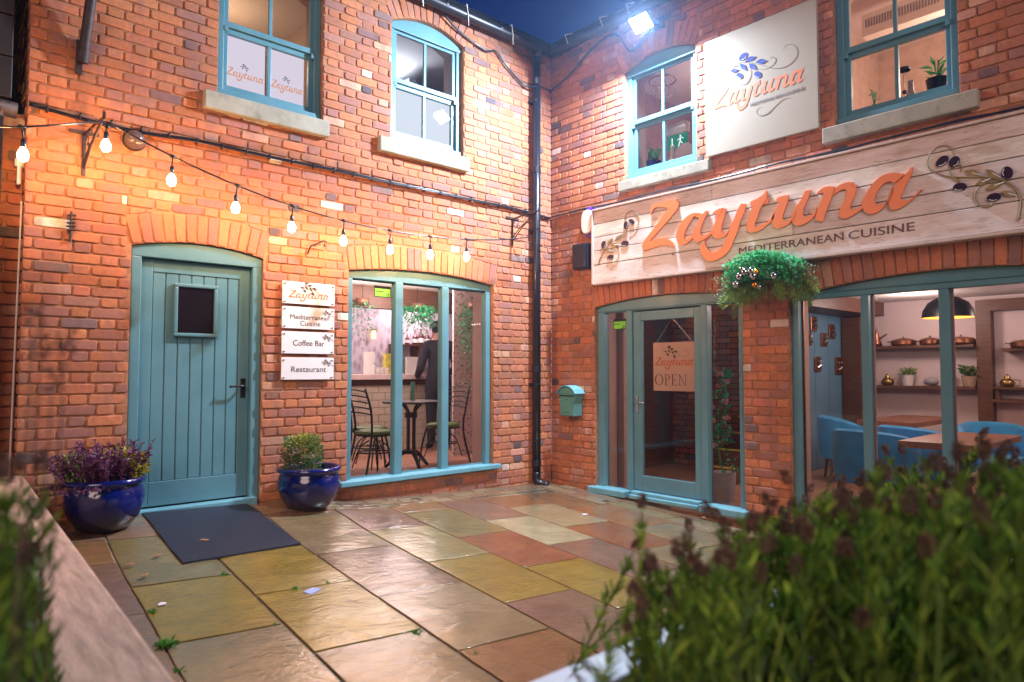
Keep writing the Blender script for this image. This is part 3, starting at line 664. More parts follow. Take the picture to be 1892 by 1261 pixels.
# ---------------------------------------------------------------- lettering helpers
ZAY = [[((1.475,2.884),(1.48,2.881)),((1.485,2.945),(1.506,2.921)),((1.514,2.975),(1.545,2.942)),((1.612,2.982),(1.628,2.931)),((1.705,2.979),(1.693,2.91)),((1.777,2.981),(1.795,2.881))],[((1.686,2.946),(1.798,2.952)),((1.683,2.912),(1.797,2.899)),((1.611,2.831),(1.719,2.822)),((1.515,2.741),(1.609,2.736)),((1.412,2.65),(1.48,2.636)),((1.373,2.599),(1.44,2.595)),((1.382,2.547),(1.439,2.572))],[((1.457,2.62),(1.384,2.542)),((1.531,2.631),(1.473,2.547)),((1.608,2.629),(1.563,2.56)),((1.668,2.616),(1.629,2.562)),((1.727,2.582),(1.689,2.551)),((1.758,2.533),(1.75,2.53))],[((2.064,2.79),(2.044,2.741)),((2.01,2.808),(1.997,2.775)),((1.949,2.814),(1.969,2.78)),((1.872,2.783),(1.917,2.723)),((1.803,2.719),(1.873,2.663)),((1.773,2.634),(1.859,2.608)),((1.79,2.564),(1.869,2.582)),((1.863,2.534),(1.905,2.586)),((1.946,2.578),(1.952,2.625)),((2.002,2.626),(1.978,2.691))],[((2.099,2.814),(2.119,2.808)),((2.054,2.783),(2.091,2.76)),((2.003,2.696),(2.053,2.692)),((1.967,2.623),(2.032,2.635)),((1.958,2.571),(2.039,2.599)),((2.006,2.541),(2.061,2.584)),((2.076,2.554),(2.106,2.593)),((2.13,2.581),(2.15,2.617)),((2.174,2.613),(2.175,2.638))],[((2.165,2.781),(2.169,2.769)),((2.211,2.803),(2.21,2.758)),((2.277,2.81),(2.224,2.737))],[((2.21,2.782),(2.299,2.799)),((2.195,2.708),(2.283,2.736)),((2.16,2.628),(2.256,2.647)),((2.153,2.586),(2.25,2.601)),((2.192,2.548),(2.274,2.578)),((2.25,2.542),(2.316,2.587)),((2.302,2.564),(2.354,2.631))],[((2.448,2.815),(2.493,2.803)),((2.416,2.771),(2.474,2.728)),((2.382,2.702),(2.436,2.66)),((2.344,2.633),(2.412,2.581)),((2.316,2.562),(2.379,2.519)),((2.282,2.491),(2.341,2.441)),((2.238,2.442),(2.289,2.389)),((2.181,2.422),(2.209,2.353)),((2.128,2.431),(2.117,2.351)),((2.092,2.483),(2.059,2.401)),((2.082,2.519),(2.03,2.461)),((2.1,2.551),(2.044,2.511)),((2.12,2.565),(2.095,2.543))],[((2.677,2.883),(2.693,2.876)),((2.651,2.851),(2.685,2.812)),((2.581,2.819),(2.663,2.784)),((2.55,2.764),(2.623,2.734)),((2.522,2.687),(2.596,2.666)),((2.498,2.617),(2.573,2.613)),((2.507,2.57),(2.582,2.587)),((2.55,2.545),(2.608,2.591)),((2.629,2.555),(2.664,2.602)),((2.689,2.59),(2.715,2.634)),((2.745,2.629),(2.754,2.679))],[((2.533,2.812),(2.537,2.778)),((2.582,2.827),(2.589,2.777)),((2.651,2.835),(2.65,2.774)),((2.71,2.807),(2.684,2.764))],[((2.763,2.789),(2.769,2.774)),((2.8,2.806),(2.803,2.754)),((2.858,2.809),(2.852,2.733))],[((2.8,2.802),(2.882,2.805)),((2.787,2.745),(2.86,2.732)),((2.739,2.666),(2.83,2.658)),((2.728,2.604),(2.825,2.616)),((2.762,2.549),(2.854,2.595)),((2.816,2.546),(2.874,2.598)),((2.869,2.565),(2.903,2.622)),((2.918,2.612),(2.935,2.664))],[((3.017,2.815),(3.067,2.813)),((2.981,2.748),(3.035,2.738)),((2.932,2.688),(3.003,2.675)),((2.903,2.622),(2.995,2.626)),((2.906,2.571),(3.009,2.605)),((2.945,2.542),(3.036,2.604)),((3.008,2.547),(3.06,2.611)),((3.059,2.573),(3.091,2.629)),((3.098,2.612),(3.106,2.664))],[((3.113,2.778),(3.114,2.771)),((3.159,2.81),(3.165,2.767)),((3.218,2.813),(3.209,2.736))],[((3.181,2.81),(3.253,2.803)),((3.165,2.759),(3.239,2.752)),((3.137,2.689),(3.212,2.683)),((3.109,2.625),(3.177,2.606)),((3.094,2.56),(3.157,2.543))],[((3.221,2.756),(3.212,2.712)),((3.284,2.803),(3.276,2.756)),((3.349,2.816),(3.326,2.765)),((3.398,2.805),(3.361,2.736))],[((3.351,2.767),(3.413,2.788)),((3.336,2.704),(3.412,2.733)),((3.309,2.65),(3.388,2.672)),((3.285,2.595),(3.367,2.625)),((3.293,2.553),(3.376,2.597)),((3.339,2.538),(3.404,2.595)),((3.396,2.557),(3.436,2.605)),((3.452,2.587),(3.467,2.628))],[((3.758,2.791),(3.69,2.742)),((3.688,2.817),(3.661,2.758)),((3.61,2.815),(3.618,2.753)),((3.542,2.772),(3.577,2.715)),((3.486,2.697),(3.547,2.656)),((3.457,2.623),(3.55,2.617)),((3.476,2.562),(3.578,2.599)),((3.537,2.539),(3.621,2.604)),((3.601,2.568),(3.652,2.644)),((3.658,2.642),(3.673,2.71))],[((3.806,2.835),(3.818,2.827)),((3.751,2.778),(3.798,2.774)),((3.699,2.74),(3.765,2.712)),((3.672,2.675),(3.739,2.655)),((3.644,2.61),(3.725,2.623)),((3.656,2.555),(3.747,2.601)),((3.695,2.543),(3.782,2.598)),((3.752,2.562),(3.82,2.619)),((3.819,2.608),(3.848,2.654)),((3.865,2.656),(3.873,2.652))]]
EMB = {'R':{'ol':[[(3.999,2.833),(4.036,2.856),(3.985,2.862)],[(4.073,2.812),(4.094,2.846),(4.046,2.83)],[(4.377,2.67),(4.383,2.628),(4.408,2.672)],[(4.102,2.629),(4.144,2.625),(4.104,2.658)],[(4.299,2.521),(4.339,2.522),(4.297,2.549)]],'lf':[[(4.135,2.737),(4.234,2.68),(4.19,2.731),(4.169,2.694)],[(4.256,2.719),(4.34,2.646),(4.303,2.697),(4.278,2.668)],[(4.193,2.627),(4.282,2.649),(4.238,2.662),(4.247,2.616)],[(4.254,2.588),(4.359,2.61),(4.301,2.617),(4.3,2.573)],[(4.34,2.554),(4.426,2.505),(4.385,2.545),(4.375,2.512)]],'st':[[(4.076,2.859),(4.061,2.908),(4.02,2.941),(3.966,2.94),(3.918,2.896),(3.906,2.837),(3.929,2.783),(3.988,2.739),(4.066,2.707),(4.144,2.691),(4.234,2.671),(4.316,2.645),(4.377,2.604),(4.423,2.554),(4.443,2.505),(4.448,2.453),(4.44,2.398),(4.429,2.344)],[(4.05,2.774),(4.046,2.739),(4.066,2.704),(4.102,2.667)],[(4.114,2.736),(4.115,2.772),(4.095,2.788)],[(4.321,2.636),(4.267,2.632),(4.217,2.607),(4.191,2.565),(4.195,2.512),(4.228,2.47),(4.278,2.467),(4.293,2.482)]]},'L':{'ol':[[(1.162,2.829),(1.163,2.87),(1.191,2.825)],[(1.233,2.853),(1.267,2.833),(1.246,2.875)],[(0.865,2.673),(0.875,2.71),(0.895,2.664)],[(1.147,2.645),(1.196,2.643),(1.148,2.675)],[(0.955,2.529),(0.995,2.53),(0.955,2.556)]],'lf':[[(0.912,2.662),(0.988,2.727),(0.931,2.705),(0.977,2.685)],[(1.018,2.69),(1.108,2.75),(1.041,2.732),(1.086,2.711)],[(0.958,2.659),(1.08,2.642),(1.013,2.672),(1.013,2.619)],[(0.883,2.615),(1.008,2.585),(0.958,2.623),(0.948,2.578)]],'st':[[(1.21,2.735),(1.279,2.766),(1.323,2.828),(1.328,2.875),(1.298,2.928),(1.247,2.961),(1.195,2.96),(1.154,2.925),(1.15,2.884)],[(1.148,2.737),(1.086,2.718),(0.995,2.689),(0.902,2.638),(0.845,2.574),(0.807,2.521),(0.793,2.479)],[(1.166,2.783),(1.175,2.74),(1.113,2.764)],[(1.04,2.619),(1.075,2.565),(1.057,2.504),(1.002,2.476),(0.966,2.48)]]},'W':{'ol':[[(2.452,4.135),(2.487,4.157),(2.43,4.158)],[(2.415,3.975),(2.447,3.958),(2.416,4.002)],[(2.588,3.929),(2.622,3.913),(2.591,3.958)]],'lf':[[(2.466,4.084),(2.577,4.095),(2.509,4.115),(2.541,4.071)],[(2.567,4.047),(2.678,4.024),(2.618,4.059),(2.63,4.01)],[(2.419,4.084),(2.487,3.997),(2.468,4.055),(2.435,4.036)],[(2.505,4.055),(2.581,3.975),(2.553,4.033),(2.527,4.005)],[(2.323,4.048),(2.408,4.032),(2.361,4.057),(2.367,4.021)]],'st':[[(2.261,4.024),(2.306,4.072),(2.375,4.093),(2.456,4.084),(2.541,4.049),(2.636,3.996),(2.729,3.94),(2.809,3.917),(2.881,3.928),(2.93,3.969),(2.939,4.018),(2.92,4.066),(2.879,4.094),(2.842,4.097),(2.818,4.079)],[(2.585,3.98),(2.655,3.956),(2.717,3.965),(2.749,3.996),(2.743,4.025),(2.719,4.042),(2.7,4.031)],[(2.501,4.038),(2.523,3.988),(2.516,3.929),(2.479,3.886),(2.432,3.891),(2.396,3.915)],[(2.341,4.067),(2.375,4.074),(2.435,4.063)],[(2.611,3.645),(2.575,3.631),(2.572,3.596),(2.609,3.564),(2.673,3.567),(2.736,3.608),(2.798,3.643),(2.852,3.647),(2.896,3.625)]]}}
zu = [p[0] for s in ZAY for pr in s for p in pr]; zz = [p[1] for s in ZAY for pr in s for p in pr]
ZU0, ZU1, ZZ0, ZZ1 = min(zu), max(zu), min(zz), max(zz)
def script_word(mb, fit=None, y=-.1, th=.012, k=5, shear=0):
    # the flowing word, each stroke a ribbon; fit=(u0,u1,z0,z1) rescales it
    for si, s in enumerate(ZAY):
        A_ = smooth_pts([(a[0], a[1], 0) for a, b in s], k); B_ = smooth_pts([(b[0], b[1], 0) for a, b in s], k)
        def mp(q):
            if not fit: return (q[0], q[1])
            return (fit[0]+(q[0]-ZU0)/(ZU1-ZU0)*(fit[1]-fit[0]), fit[2]+(q[1]-ZZ0)/(ZZ1-ZZ0)*(fit[3]-fit[2]))
        A2 = [mp(q) for q in A_]; B2 = [mp(q) for q in B_]; n = len(A2); yy = y-(si % 3)*.0006 if th > .004 else y-(si % 3)*.00012
        vs = [(q[0], yy, q[1]) for q in A2]+[(q[0], yy, q[1]) for q in B2]
        fs = [(i, i+1, n+i+1, n+i) for i in range(n-1)]
        if th > .002:
            vs += [(q[0], yy+th, q[1]) for q in A2]+[(q[0], yy+th, q[1]) for q in B2]
            fs += [(i+1, i, 2*n+i, 2*n+i+1) for i in range(n-1)]+[(n+i, n+i+1, 3*n+i+1, 3*n+i) for i in range(n-1)]
            fs += [(0, n, 3*n, 2*n), (2*n-1, n-1, 3*n-1, 4*n-1)]
        mb.add(vs, fs)
def emblem(parent, E, y, mp=lambda q: q, mats=('olive_dark','leaf_gold','leaf_gold'), w=.010, th=.01, names=('olives','leaves','stem'), hl=True):
    ol, lf, st, hi = MB(), MB(), MB(), MB(); kk = 0
    for c, a, b in E['ol']:
        c, a, b = map(mp, (c, a, b)); ax = (a[0]-c[0], a[1]-c[1]); bx = (b[0]-c[0], b[1]-c[1])
        if ax[0]*bx[1]-ax[1]*bx[0] < 0: bx = (-bx[0], -bx[1])
        e = [(c[0]+ax[0]*cos(g)+bx[0]*sin(g), c[1]+ax[1]*cos(g)+bx[1]*sin(g)) for g in [2*pi*i/20 for i in range(20)]]
        if hl: ol = MB(); hi = MB()
        ol.prism(e, y-th*.9, y)
        if hl:
            for g0, g1 in ((3.6,5.2),):
                for i in range(6):
                    ga, gb = g0+(g1-g0)*i/6, g0+(g1-g0)*(i+1)/6
                    P = lambda g, r: (c[0]+(ax[0]*cos(g)+bx[0]*sin(g))*r, y-th*.9-.0008, c[1]+(ax[1]*cos(g)+bx[1]*sin(g))*r)
                    hi.quad(P(ga,.72),P(ga,.84),P(gb,.84),P(gb,.72))
            oo = ol.build('olive', M[mats[0]], parent); hi.build('highlight', M['white_print'], oo); hi = MB()
    for a, b, p, q in E['lf']:
        a, b, p, q = map(mp, (a, b, p, q)); kk += 1
        pts = smooth_pts([(a[0],a[1],0),(p[0],p[1],0),(b[0],b[1],0)], 5)[:-1]+smooth_pts([(b[0],b[1],0),(q[0],q[1],0),(a[0],a[1],0)], 5)[:-1]
        pl = [(v[0], v[1]) for v in pts]
        ar = sum(pl[i-1][0]*pl[i][1]-pl[i][0]*pl[i-1][1] for i in range(len(pl)))
        if ar < 0: pl = pl[::-1]
        if hl: lf = MB(); hi = MB()
        lf.prism(pl, y-th*.7-.0003*kk, y)
        m0 = (a[0]*.55+b[0]*.45, a[1]*.55+b[1]*.45); hi.tube([(b[0], y-th*.8-.001, b[1]), (m0[0], y-th*.8-.001, m0[1])], w*.22, 4)
        if hl: oo = lf.build('leaf', M[mats[1]], parent); hi.build('vein', M['white_print'], oo)
    for s in E['st']:
        if hl: st = MB()
        pts = smooth_pts([(*mp(q), 0) for q in s], 5); n = len(pts)
        st.tube([(q[0], y-th*.35, q[1]) for q in pts], [w*.5*(.35+.65*min(1, 1.6*min(i+1, n-i)/n*1.2)) if w < .006 else w*.5*(.5+.9*i/n) for i in range(n)], 6)
        if hl: st.build('stem', M[mats[2]], parent, smooth=True)
    if hl: return
    o1 = ol.build(names[0], M[mats[0]], parent, smooth=False); o2 = lf.build(names[1], M[mats[1]], parent); o3 = st.build(names[2], M[mats[2]], parent, smooth=True)
def text(parent, s, name, mat, u, z, y, size, width=None, ext=.002, align='LEFT', bold=0, shear=0, spacing=1.0):
    cu = bpy.data.curves.new(name, 'FONT'); cu.body = s; cu.size = size; cu.extrude = ext; cu.align_x = align; cu.offset = bold; cu.shear = shear; cu.space_character = spacing
    ob = bpy.data.objects.new('t', cu); COL.objects.link(ob); bpy.context.view_layer.update()
    me = bpy.data.meshes.new_from_object(ob.evaluated_get(bpy.context.evaluated_depsgraph_get())); 
    xs = [v.co.x for v in me.vertices]; k = 1
    if width: k = width/(max(xs)-min(xs))
    mb = MB(); mb.add([(u+v.co.x*k, y-v.co.z, z+v.co.y) for v in me.vertices], [tuple(p.vertices) for p in me.polygons])
    bpy.data.objects.remove(ob); bpy.data.meshes.remove(me)
    return mb.build(name, mat, parent)
# serif capitals made of strokes, unit height 1
def serif(mb, ch, u, z, h, y, th=.003):
    P = lambda *pts: mb.prism([(u+a*h, z+b*h) for a, b in pts], y-th, y)
    def ring(cx, cz, rx, rz, tx, tz, a0=0, a1=2*pi, n=22):
        pts = [(cx+rx*cos(a0+(a1-a0)*i/n), cz+rz*sin(a0+(a1-a0)*i/n)) for i in range(n+1)]
        qts = [(cx+(rx-tx)*cos(a0+(a1-a0)*i/n), cz+(rz-tz)*sin(a0+(a1-a0)*i/n)) for i in range(n+1)]
        for i in range(n): P(pts[i], pts[i+1], qts[i+1], qts[i])
    if ch == 'O': ring(.48,.5,.47,.52,.12,.045); return .96
    if ch == 'P':
        P((.10,.04),(.21,.04),(.21,.96),(.10,.96)); P((0,0),(.32,0),(.32,.039),(0,.039)); P((0,.961),(.30,.961),(.30,1),(0,1)); ring(.30,.73,.30,.27,.11,.04,-pi/2,pi/2,14); P((.211,.46),(.30,.46),(.30,.50),(.211,.50)); return .62
    if ch == 'E':
        P((.10,.04),(.21,.04),(.21,.96),(.10,.96)); P((0,0),(.60,0),(.60,.039),(0,.039)); P((0,.961),(.57,.961),(.57,1),(0,1)); P((.211,.48),(.45,.48),(.45,.52),(.211,.52))
        P((.56,.0391),(.60,.0391),(.62,.20),(.60,.20)); P((.53,.96),(.55,.80),(.57,.80),(.57,.96)); P((.41,.5201),(.45,.5201),(.45,.6),(.43,.6)); P((.41,.479),(.43,.40),(.45,.40),(.45,.479)); return .64
    if ch == 'N':
        P((.12,.04),(.165,.04),(.165,.92),(.12,.92)); P((0,0),(.28,0),(.28,.039),(0,.039)); P((0,.961),(.16,.961),(.16,1),(0,1)); P((.17,1),(.08,1),(.70,0),(.76,0)); P((.761,.0),(.80,.0),(.80,.96),(.761,.96)); P((.66,.961),(.92,.961),(.92,1),(.66,1)); return .92
def word(mb, s, u, z, h, y, gap=.14, **k):
    for c in s: u += serif(mb, c, u, z, h, y, **k)*h + gap*h
    return u
# ---------------------------------------------------------------- long fascia sign
t = thing('fascia_sign', 'long weathered plank sign with big orange script lettering above the shopfront', 'sign', 'B', (2.95, 0, 2.28))
mb = MB(); zs_ = [2.283, 2.475, 2.622, 2.765, 2.905, 3.045]
for i in range(5):
    cuts = [.722, [1.9,2.9,1.6,2.15,2.15][i]+R.uniform(-.2,.3)*0, 5.2] if i in (1,4) else [.722, 5.2]
    for a, b in zip(cuts, cuts[1:]):
        k = R.uniform(.86,1.1); mb.box(a+.002, b-.002, -.085+R.uniform(-.0015,.0015), -.06, zs_[i]+.0035, zs_[i+1]-.0035, (k, k*R.uniform(.95,1.02), k*R.uniform(.93,1.03)))
mb.build('planks', M['boards'], t, bevel=.003)
mb = MB(); mb.box(.70, 5.22, -.0595, -.001, 2.285, 3.05); mb.build('backing', M['wood_dark'], t)
mb = MB(); mb.box(.698,.7215,-.10,-.001,2.27,3.062); mb.box(.7216,5.2,-.105,-.001,3.0455,3.064); mb.box(.7216,5.2,-.092,-.001,2.262,2.2825); mb.build('trim', simple('pale_trim', (.55,.43,.36), .6, 0, 10, .15, .1), t, bevel=.003)
mb = MB(); script_word(mb, None, -.104, .016); mb.build('script_lettering', M['orange'], t)
text(t, 'MEDITERRANEAN', 'lettering', M['brown_print'], 2.404, 2.374, -.0885, .089, .895, .002); text(t, 'CUISINE', 'lettering', M['brown_print'], 3.338, 2.374, -.0885, .089, .466, .002)
emblem(t, EMB['R'], -.0885, w=.0115, th=.010, names=('right_olives','right_leaves','right_stem'))
emblem(t, EMB['L'], -.0885, w=.0065, th=.006, names=('left_olives','left_leaves','left_stem'), mats=('olive_dark','leaf_gold','leaf_gold'))
# ---------------------------------------------------------------- square panel sign
t = thing('panel_sign', 'square cream panel sign with blue olive branch between two upstairs windows', 'sign', 'B', (2.58, 0, 3.33))
mb = MB(); mb.box(2.062, 3.107, -.036, -.004, 3.328, 4.405); mb.build('panel', M['cream_board'], t, bevel=.002)
emblem(t, EMB['W'], -.0375, mats=('leaf_blue','leaf_blue','grey_print'), w=.0026, th=.0015)
mb = MB(); script_word(mb, (2.150,3.012,3.665,3.925), -.038, .001); mb.build('script_lettering', M['orange_soft'], t)
text(t, 'MEDITERRANEAN', 'lettering', M['grey_print'], 2.508, 3.672, -.0385, .037, .312, .0004); text(t, 'CUISINE', 'lettering', M['grey_print'], 2.833, 3.672, -.0385, .037, .162, .0004)
# ---------------------------------------------------------------- four small wall signs
cW = EMB['W']
def small_logo(parent, u, z, k, y, mat='grey_print', curls=True):
    def mp(q): return (u+(q[0]-2.55)*k, z+(q[1]-4.05)*k)
    E2 = dict(ol=cW['ol'], lf=cW['lf'], st=cW['st'][:1] if curls else [])
    emblem(parent, E2, y, mp, (mat,)*3, w=.0024, th=.0008, hl=False)
def plate(z0, z1, label, lines, word_=False):
    t = thing('wall_sign', label, 'sign', 'A', (-2.92, 0, z0), 'small white signs beside the blue door')
    mb = MB(); mb.box(-3.155, -2.688, -.030, -.022, z0, z1); mb.build('panel', M['white_board'], t, bevel=.0015)
    mb = MB()
    for u in (-3.135, -2.708):
        for z in (z0+.02, z1-.02): mb.lathe([(.009,.0),(.009,.004),(.006,.006),(.0,.006)], (u,-.0301,z), 10, axis='y')
    mb.build('screws', M['steel'], t)
    mb = MB(); 
    for u in (-3.1,-2.74): mb.box(u-.02,u+.02,-.0215,-.001,z0+.03,z0+.06)
    mb.build('spacers', M['black_metal'], t)
    if word_:
        mb = MB(); script_word(mb, (-3.10,-2.735,z0+.022,z0+.115), -.0315, .0006); mb.build('script_lettering', M['orange_soft'], t); small_logo(t, -2.905, z0+.145, .42, -.0315)
    else:
        for s, u, z, wd, sz in lines: text(t, s, 'lettering', M['grey_print'], u, z, -.0312, sz, wd, .0005)
        small_logo(t, -2.745, z1-.04, .22, -.0315)
plate(1.922, 2.108, 'top white sign of four with orange script and a dark olive sprig', None, True)
plate(1.715, 1.898, 'white sign reading Mediterranean Cuisine, second from the top', [('Mediterranean', -3.09, 1.795, .35, .058), ('Cuisine', -3.00, 1.742, .18, .058)])
plate(1.505, 1.690, 'white sign reading Coffee Bar, third from the top', [('Coffee Bar', -3.06, 1.573, .28, .066)])
plate(1.288, 1.474, 'white sign reading Restaurant, lowest of the four', [('Restaurant', -3.075, 1.353, .31, .066)])
# ---------------------------------------------------------------- OPEN sign on chain
t = thing('open_sign', 'cream hanging sign reading OPEN on a chain inside the glazed door', 'sign', 'B', (1.6, .095, 1.16))
mb = MB(); mb.box(1.349, 1.850, .0895+.004, .100, 1.165, 1.640); mb.build('panel', simple('peach_panel', (.74,.52,.42), .5, 0, 3, .05, 0), t)
mb = MB(); word(mb, 'OPEN', 1.366, 1.220, .107, .0934, gap=.12, th=.0008); mb.build('serif_lettering', M['brown_print'], t)
mb = MB(); script_word(mb, (1.37,1.825,1.375,1.50), .0925, .0006); mb.build('script_lettering', M['orange_soft'], t)
small_logo(t, 1.585, 1.555, .45, .0928, 'grey_print')
mb = MB()
for (a, b) in (((1.375,1.625),(1.572,1.868)), ((1.825,1.618),(1.592,1.868))):
    n = 17
    for i in range(n):
        f0, f1 = i/n, (i+1.25)/n; p = Vector((a[0]+(b[0]-a[0])*f0, .096, a[1]+(b[1]-a[1])*f0)); q = Vector((a[0]+(b[0]-a[0])*f1, .096, a[1]+(b[1]-a[1])*f1))
        off = Vector((.004,0,.003)) if i % 2 else Vector((0,.003,0)); mb.tube([p+off, q+off], .0016, 5); mb.tube([p-off, q-off], .0016, 5)
mb.build('chain', M['steel'], t)
# hygiene stickers
def sticker(fr, u0, u1, z0, z1, y, label):
    t = thing('window_sticker', label, 'sticker', fr, ((u0+u1)/2, y, z0), 'green rating stickers on the glass')
    zm = z1-(z1-z0)*.25
    mb = MB(); mb.box(u0,u1,y,y+.0012,z0,z1); mb.build('backing', M['black_plastic'], t)
    mb = MB(); mb.box(u0+.008,u1-.006,y-.001,y-.0002,z0+.008,zm); mb.build('rating_field', M['sticker_green'], t)
    mb = MB(); r = (u1-u0)*.09; c = (u1-r*2.2, z0+r*1.7)
    for i in range(12):
        g0, g1 = 2*pi*i/12, 2*pi*(i+1)/12
        mb.prism([(c[0]+r*cos(g0),c[1]+r*sin(g0)),(c[0]+r*cos(g1),c[1]+r*sin(g1)),(c[0]+r*.6*cos(g1),c[1]+r*.6*sin(g1)),(c[0]+r*.6*cos(g0),c[1]+r*.6*sin(g0))][::1], y-.0018, y-.0012)
    mb.box(u0+.014,u0+(u1-u0)*.55,y-.0018,y-.0012,zm-.030,zm-.022); mb.build('print', M['black_plastic'], t)
sticker('A', -2.225, -2.048, 2.052, 2.158, .0965, 'green sticker on black at the top of the three light window')
sticker('B', .832, 1.005, 1.795, 1.905, .0965, 'green sticker on black in the narrow side light left of the glazed door')
# ---------------------------------------------------------------- flood lamp
t = thing('floodlight', 'glaring white floodlight mounted high on the right wall', 'lamp', 'B', (1.5, 0, 4.72))
mb = MB(); FL = Vector((1.53, -.30, 4.70)); nrm = Vector((0,-.62,-.78)).normalized(); ax = Vector((1,0,0)); az = nrm.cross(ax)
mb.obox(FL-nrm*.03, ax*.11, az*.085, nrm*.025); mb.build('housing', M['black_metal'], t, bevel=.008)
mb = MB(); c = FL-nrm*.0035; mb.obox(c, ax*.10, az*.075, nrm*.003); mb.build('lens', M['flood'], t)
mb = MB(); mb.tube([(1.53,-.0,4.80),(1.53,-.12,4.80),(1.53,-.26,4.74)],.012); mb.box(1.47,1.59,-.02,-.0,4.74,4.86); mb.build('bracket', M['black_metal'], t)
ll = bpy.data.lights.new('floodlight_light','AREA'); ll.shape='RECTANGLE'; ll.size=.2; ll.size_y=.15; ll.energy=520; ll.color=(.66,.80,1.0)
lo_ = bpy.data.objects.new('floodlight_light', ll); COL.objects.link(lo_)
wn_ = f2w('B', nrm); lo_.location = f2w('B', FL+nrm*.004); lo_.rotation_euler = wn_.to_track_quat('-Z','Y').to_euler()
# ---------------------------------------------------------------- gutters, pipes, cables
t = thing('gutter', 'dark half round gutter along the top of the left wing', 'gutter', 'A', (-2.4, -.12, 4.93))
mb = MB(); mb.tube([(-4.95,-.13,4.985),(-.2,-.13,4.955)], .055, 14); mb.box(-4.95,0,-.07,.0,4.99,5.10); 
for x in (-4.2,-3.3,-2.4,-1.6,-.9): mb.tube([(x-.012,-.13,4.975),(x+.012,-.13,4.975)], .062, 14)
mb.build('channel', M['black_metal'], t, smooth='auto')
mb = MB()
for x in (-1.9,-1.35,-.75): mb = MB(); mb.tube([(x,-.185,4.93),(x-.03,-.20,5.03),(x+.01,-.12,5.06)], .004, 5); mb.tube([(x,-.185,4.93),(x+.04,-.14,4.86)], .004, 5); mb.build('wire_clip', M['white_plastic'], t)
t = thing('gutter', 'dark half round gutter along the top of the right wing by the floodlight', 'gutter', 'B', (2.6, -.12, 4.93))
mb = MB(); mb.tube([(.2,-.13,4.955),(6.2,-.13,4.985)], .055, 14); mb.box(0,6.2,-.07,.0,4.99,5.10); mb.build('channel', M['black_metal'], t, smooth='auto')
mb = MB()
for x in (.45,.95,1.3,2.0): mb = MB(); mb.tube([(x,-.185,4.93),(x-.03,-.20,5.03),(x+.01,-.12,5.06)], .004, 5); mb.build('wire_clip', M['white_plastic'], t)
t = thing('downpipe', 'tall blue-black downpipe standing in the corner between the two wings', 'pipe', 'A', (-.31, -.075, .12))
mb = MB(); mb.tube([(-.31,-.085,4.9),(-.31,-.08,.22)], .044, 18); mb.build('pipe', M['black_plastic'], t, smooth=True)
mb = MB()
for z in (4.55, 3.55, 2.45, 1.35, .33): mb = MB(); mb.tube([(-.31,-.08,z),(-.31,-.08,z+.07)], .050, 18); mb.build('collar', M['black_plastic'], t, smooth='auto')
for z in (4.35, 2.9, 1.2): mb = MB(); mb.tube([(-.31,-.08,z),(-.31,-.08,z+.03)], .047, 18); mb.box(-.36,-.26,-.07,.0,z,z+.03); mb.build('wall_clip', M['black_plastic'], t, smooth='auto')
mb = MB(); mb.tube(smooth_pts([(-.31,-.08,.26),(-.31,-.085,.18),(-.29,-.13,.135),(-.25,-.20,.125)],4), .046, 14); mb.build('shoe', M['black_plastic'], t, smooth=True)
mb = MB(); mb.tube([(-.31,-.13,4.955),(-.31,-.10,4.86)], .045, 14); mb.build('outlet', M['black_metal'], t, smooth=True)
t = thing('downpipe', 'large black metal downpipe at the far left edge', 'pipe', 'A', (-5.06, -.02, .2))
mb = MB(); mb.tube([(-5.075,.02,3.02),(-5.085,.02,.25)], .052, 18); mb.build('pipe', M['black_metal'], t, smooth=True)
mb = MB(); mb.tube(smooth_pts([(-5.085,.02,2.95),(-5.06,.02,3.06),(-4.99,.02,3.09)],4), .05, 14); mb.tube([(-5.3,.02,3.10),(-4.955,.02,3.08)], .052, 14); mb.build('elbow', M['rust_metal'], t, smooth=True)
mb = MB(); mb.tube([(-4.93,.05,2.72),(-4.93,.05,2.60)], .012, 8); mb.tube([(-4.93,.06,2.77),(-4.93,.06,2.72)], .026, 12)
mb.build('sensor', M['white_plastic'], None, base=(-4.93,.05,2.58)); tag(bpy.data.objects['sensor'], 'small white sensor on the wall behind the leftmost bulb', 'sensor')
mb = MB(); mb.tube([(-4.905,.11,2.5),(-4.915,.11,1.5),(-4.925,.11,.4)], .006, 6); o = mb.build('conduit', M['white_plastic'], None, base=(-4.91,.11,.4)); tag(o, 'thin pale cable running down the far left brick corner', 'cable')
mb = MB(); 
pts = [(-4.895,-.02,3.135)]+[(-4.895+i*.35,-.022-.004*(i%2),3.128-.003*(i%3)-(.02 if i in(1,2) else 0)) for i in range(1,13)]+[(-.36,-.02,3.115),(-.05,-.02,3.10)]
mb.tube(smooth_pts(pts,3), .011, 8); mb.tube(smooth_pts([(p[0],p[1]-.012,p[2]-.014) for p in pts],3), .006, 6)
for i in range(24): mb.box(-4.8+i*.19,-4.793+i*.19,-.040,-.001,3.100,3.142)
o = mb.build('cable', M['black_plastic'], None, base=(-2.5,-.02,3.1), smooth=True); tag(o, 'thick black cable clipped straight across the left brick wall', 'cable')
mb = MB(); pts = [(.01,-.02,3.115),(.3,-.022,3.118),(.65,-.03,3.115)]+[(.8+i*.4,-.075-.01*(i%2),3.085+.006*(i%3)) for i in range(11)]
mb.tube(smooth_pts(pts,3), .009, 8); mb.tube(smooth_pts([(p[0]+.1,p[1]+.012,p[2]+.012*(i%2)) for i,p in enumerate(pts)],3), .006, 6)
o = mb.build('cable', M['black_plastic'], None, fr='B', base=(2.5,-.05,3.1), smooth=True); tag(o, 'black cable running along the top edge of the long plank sign', 'cable')
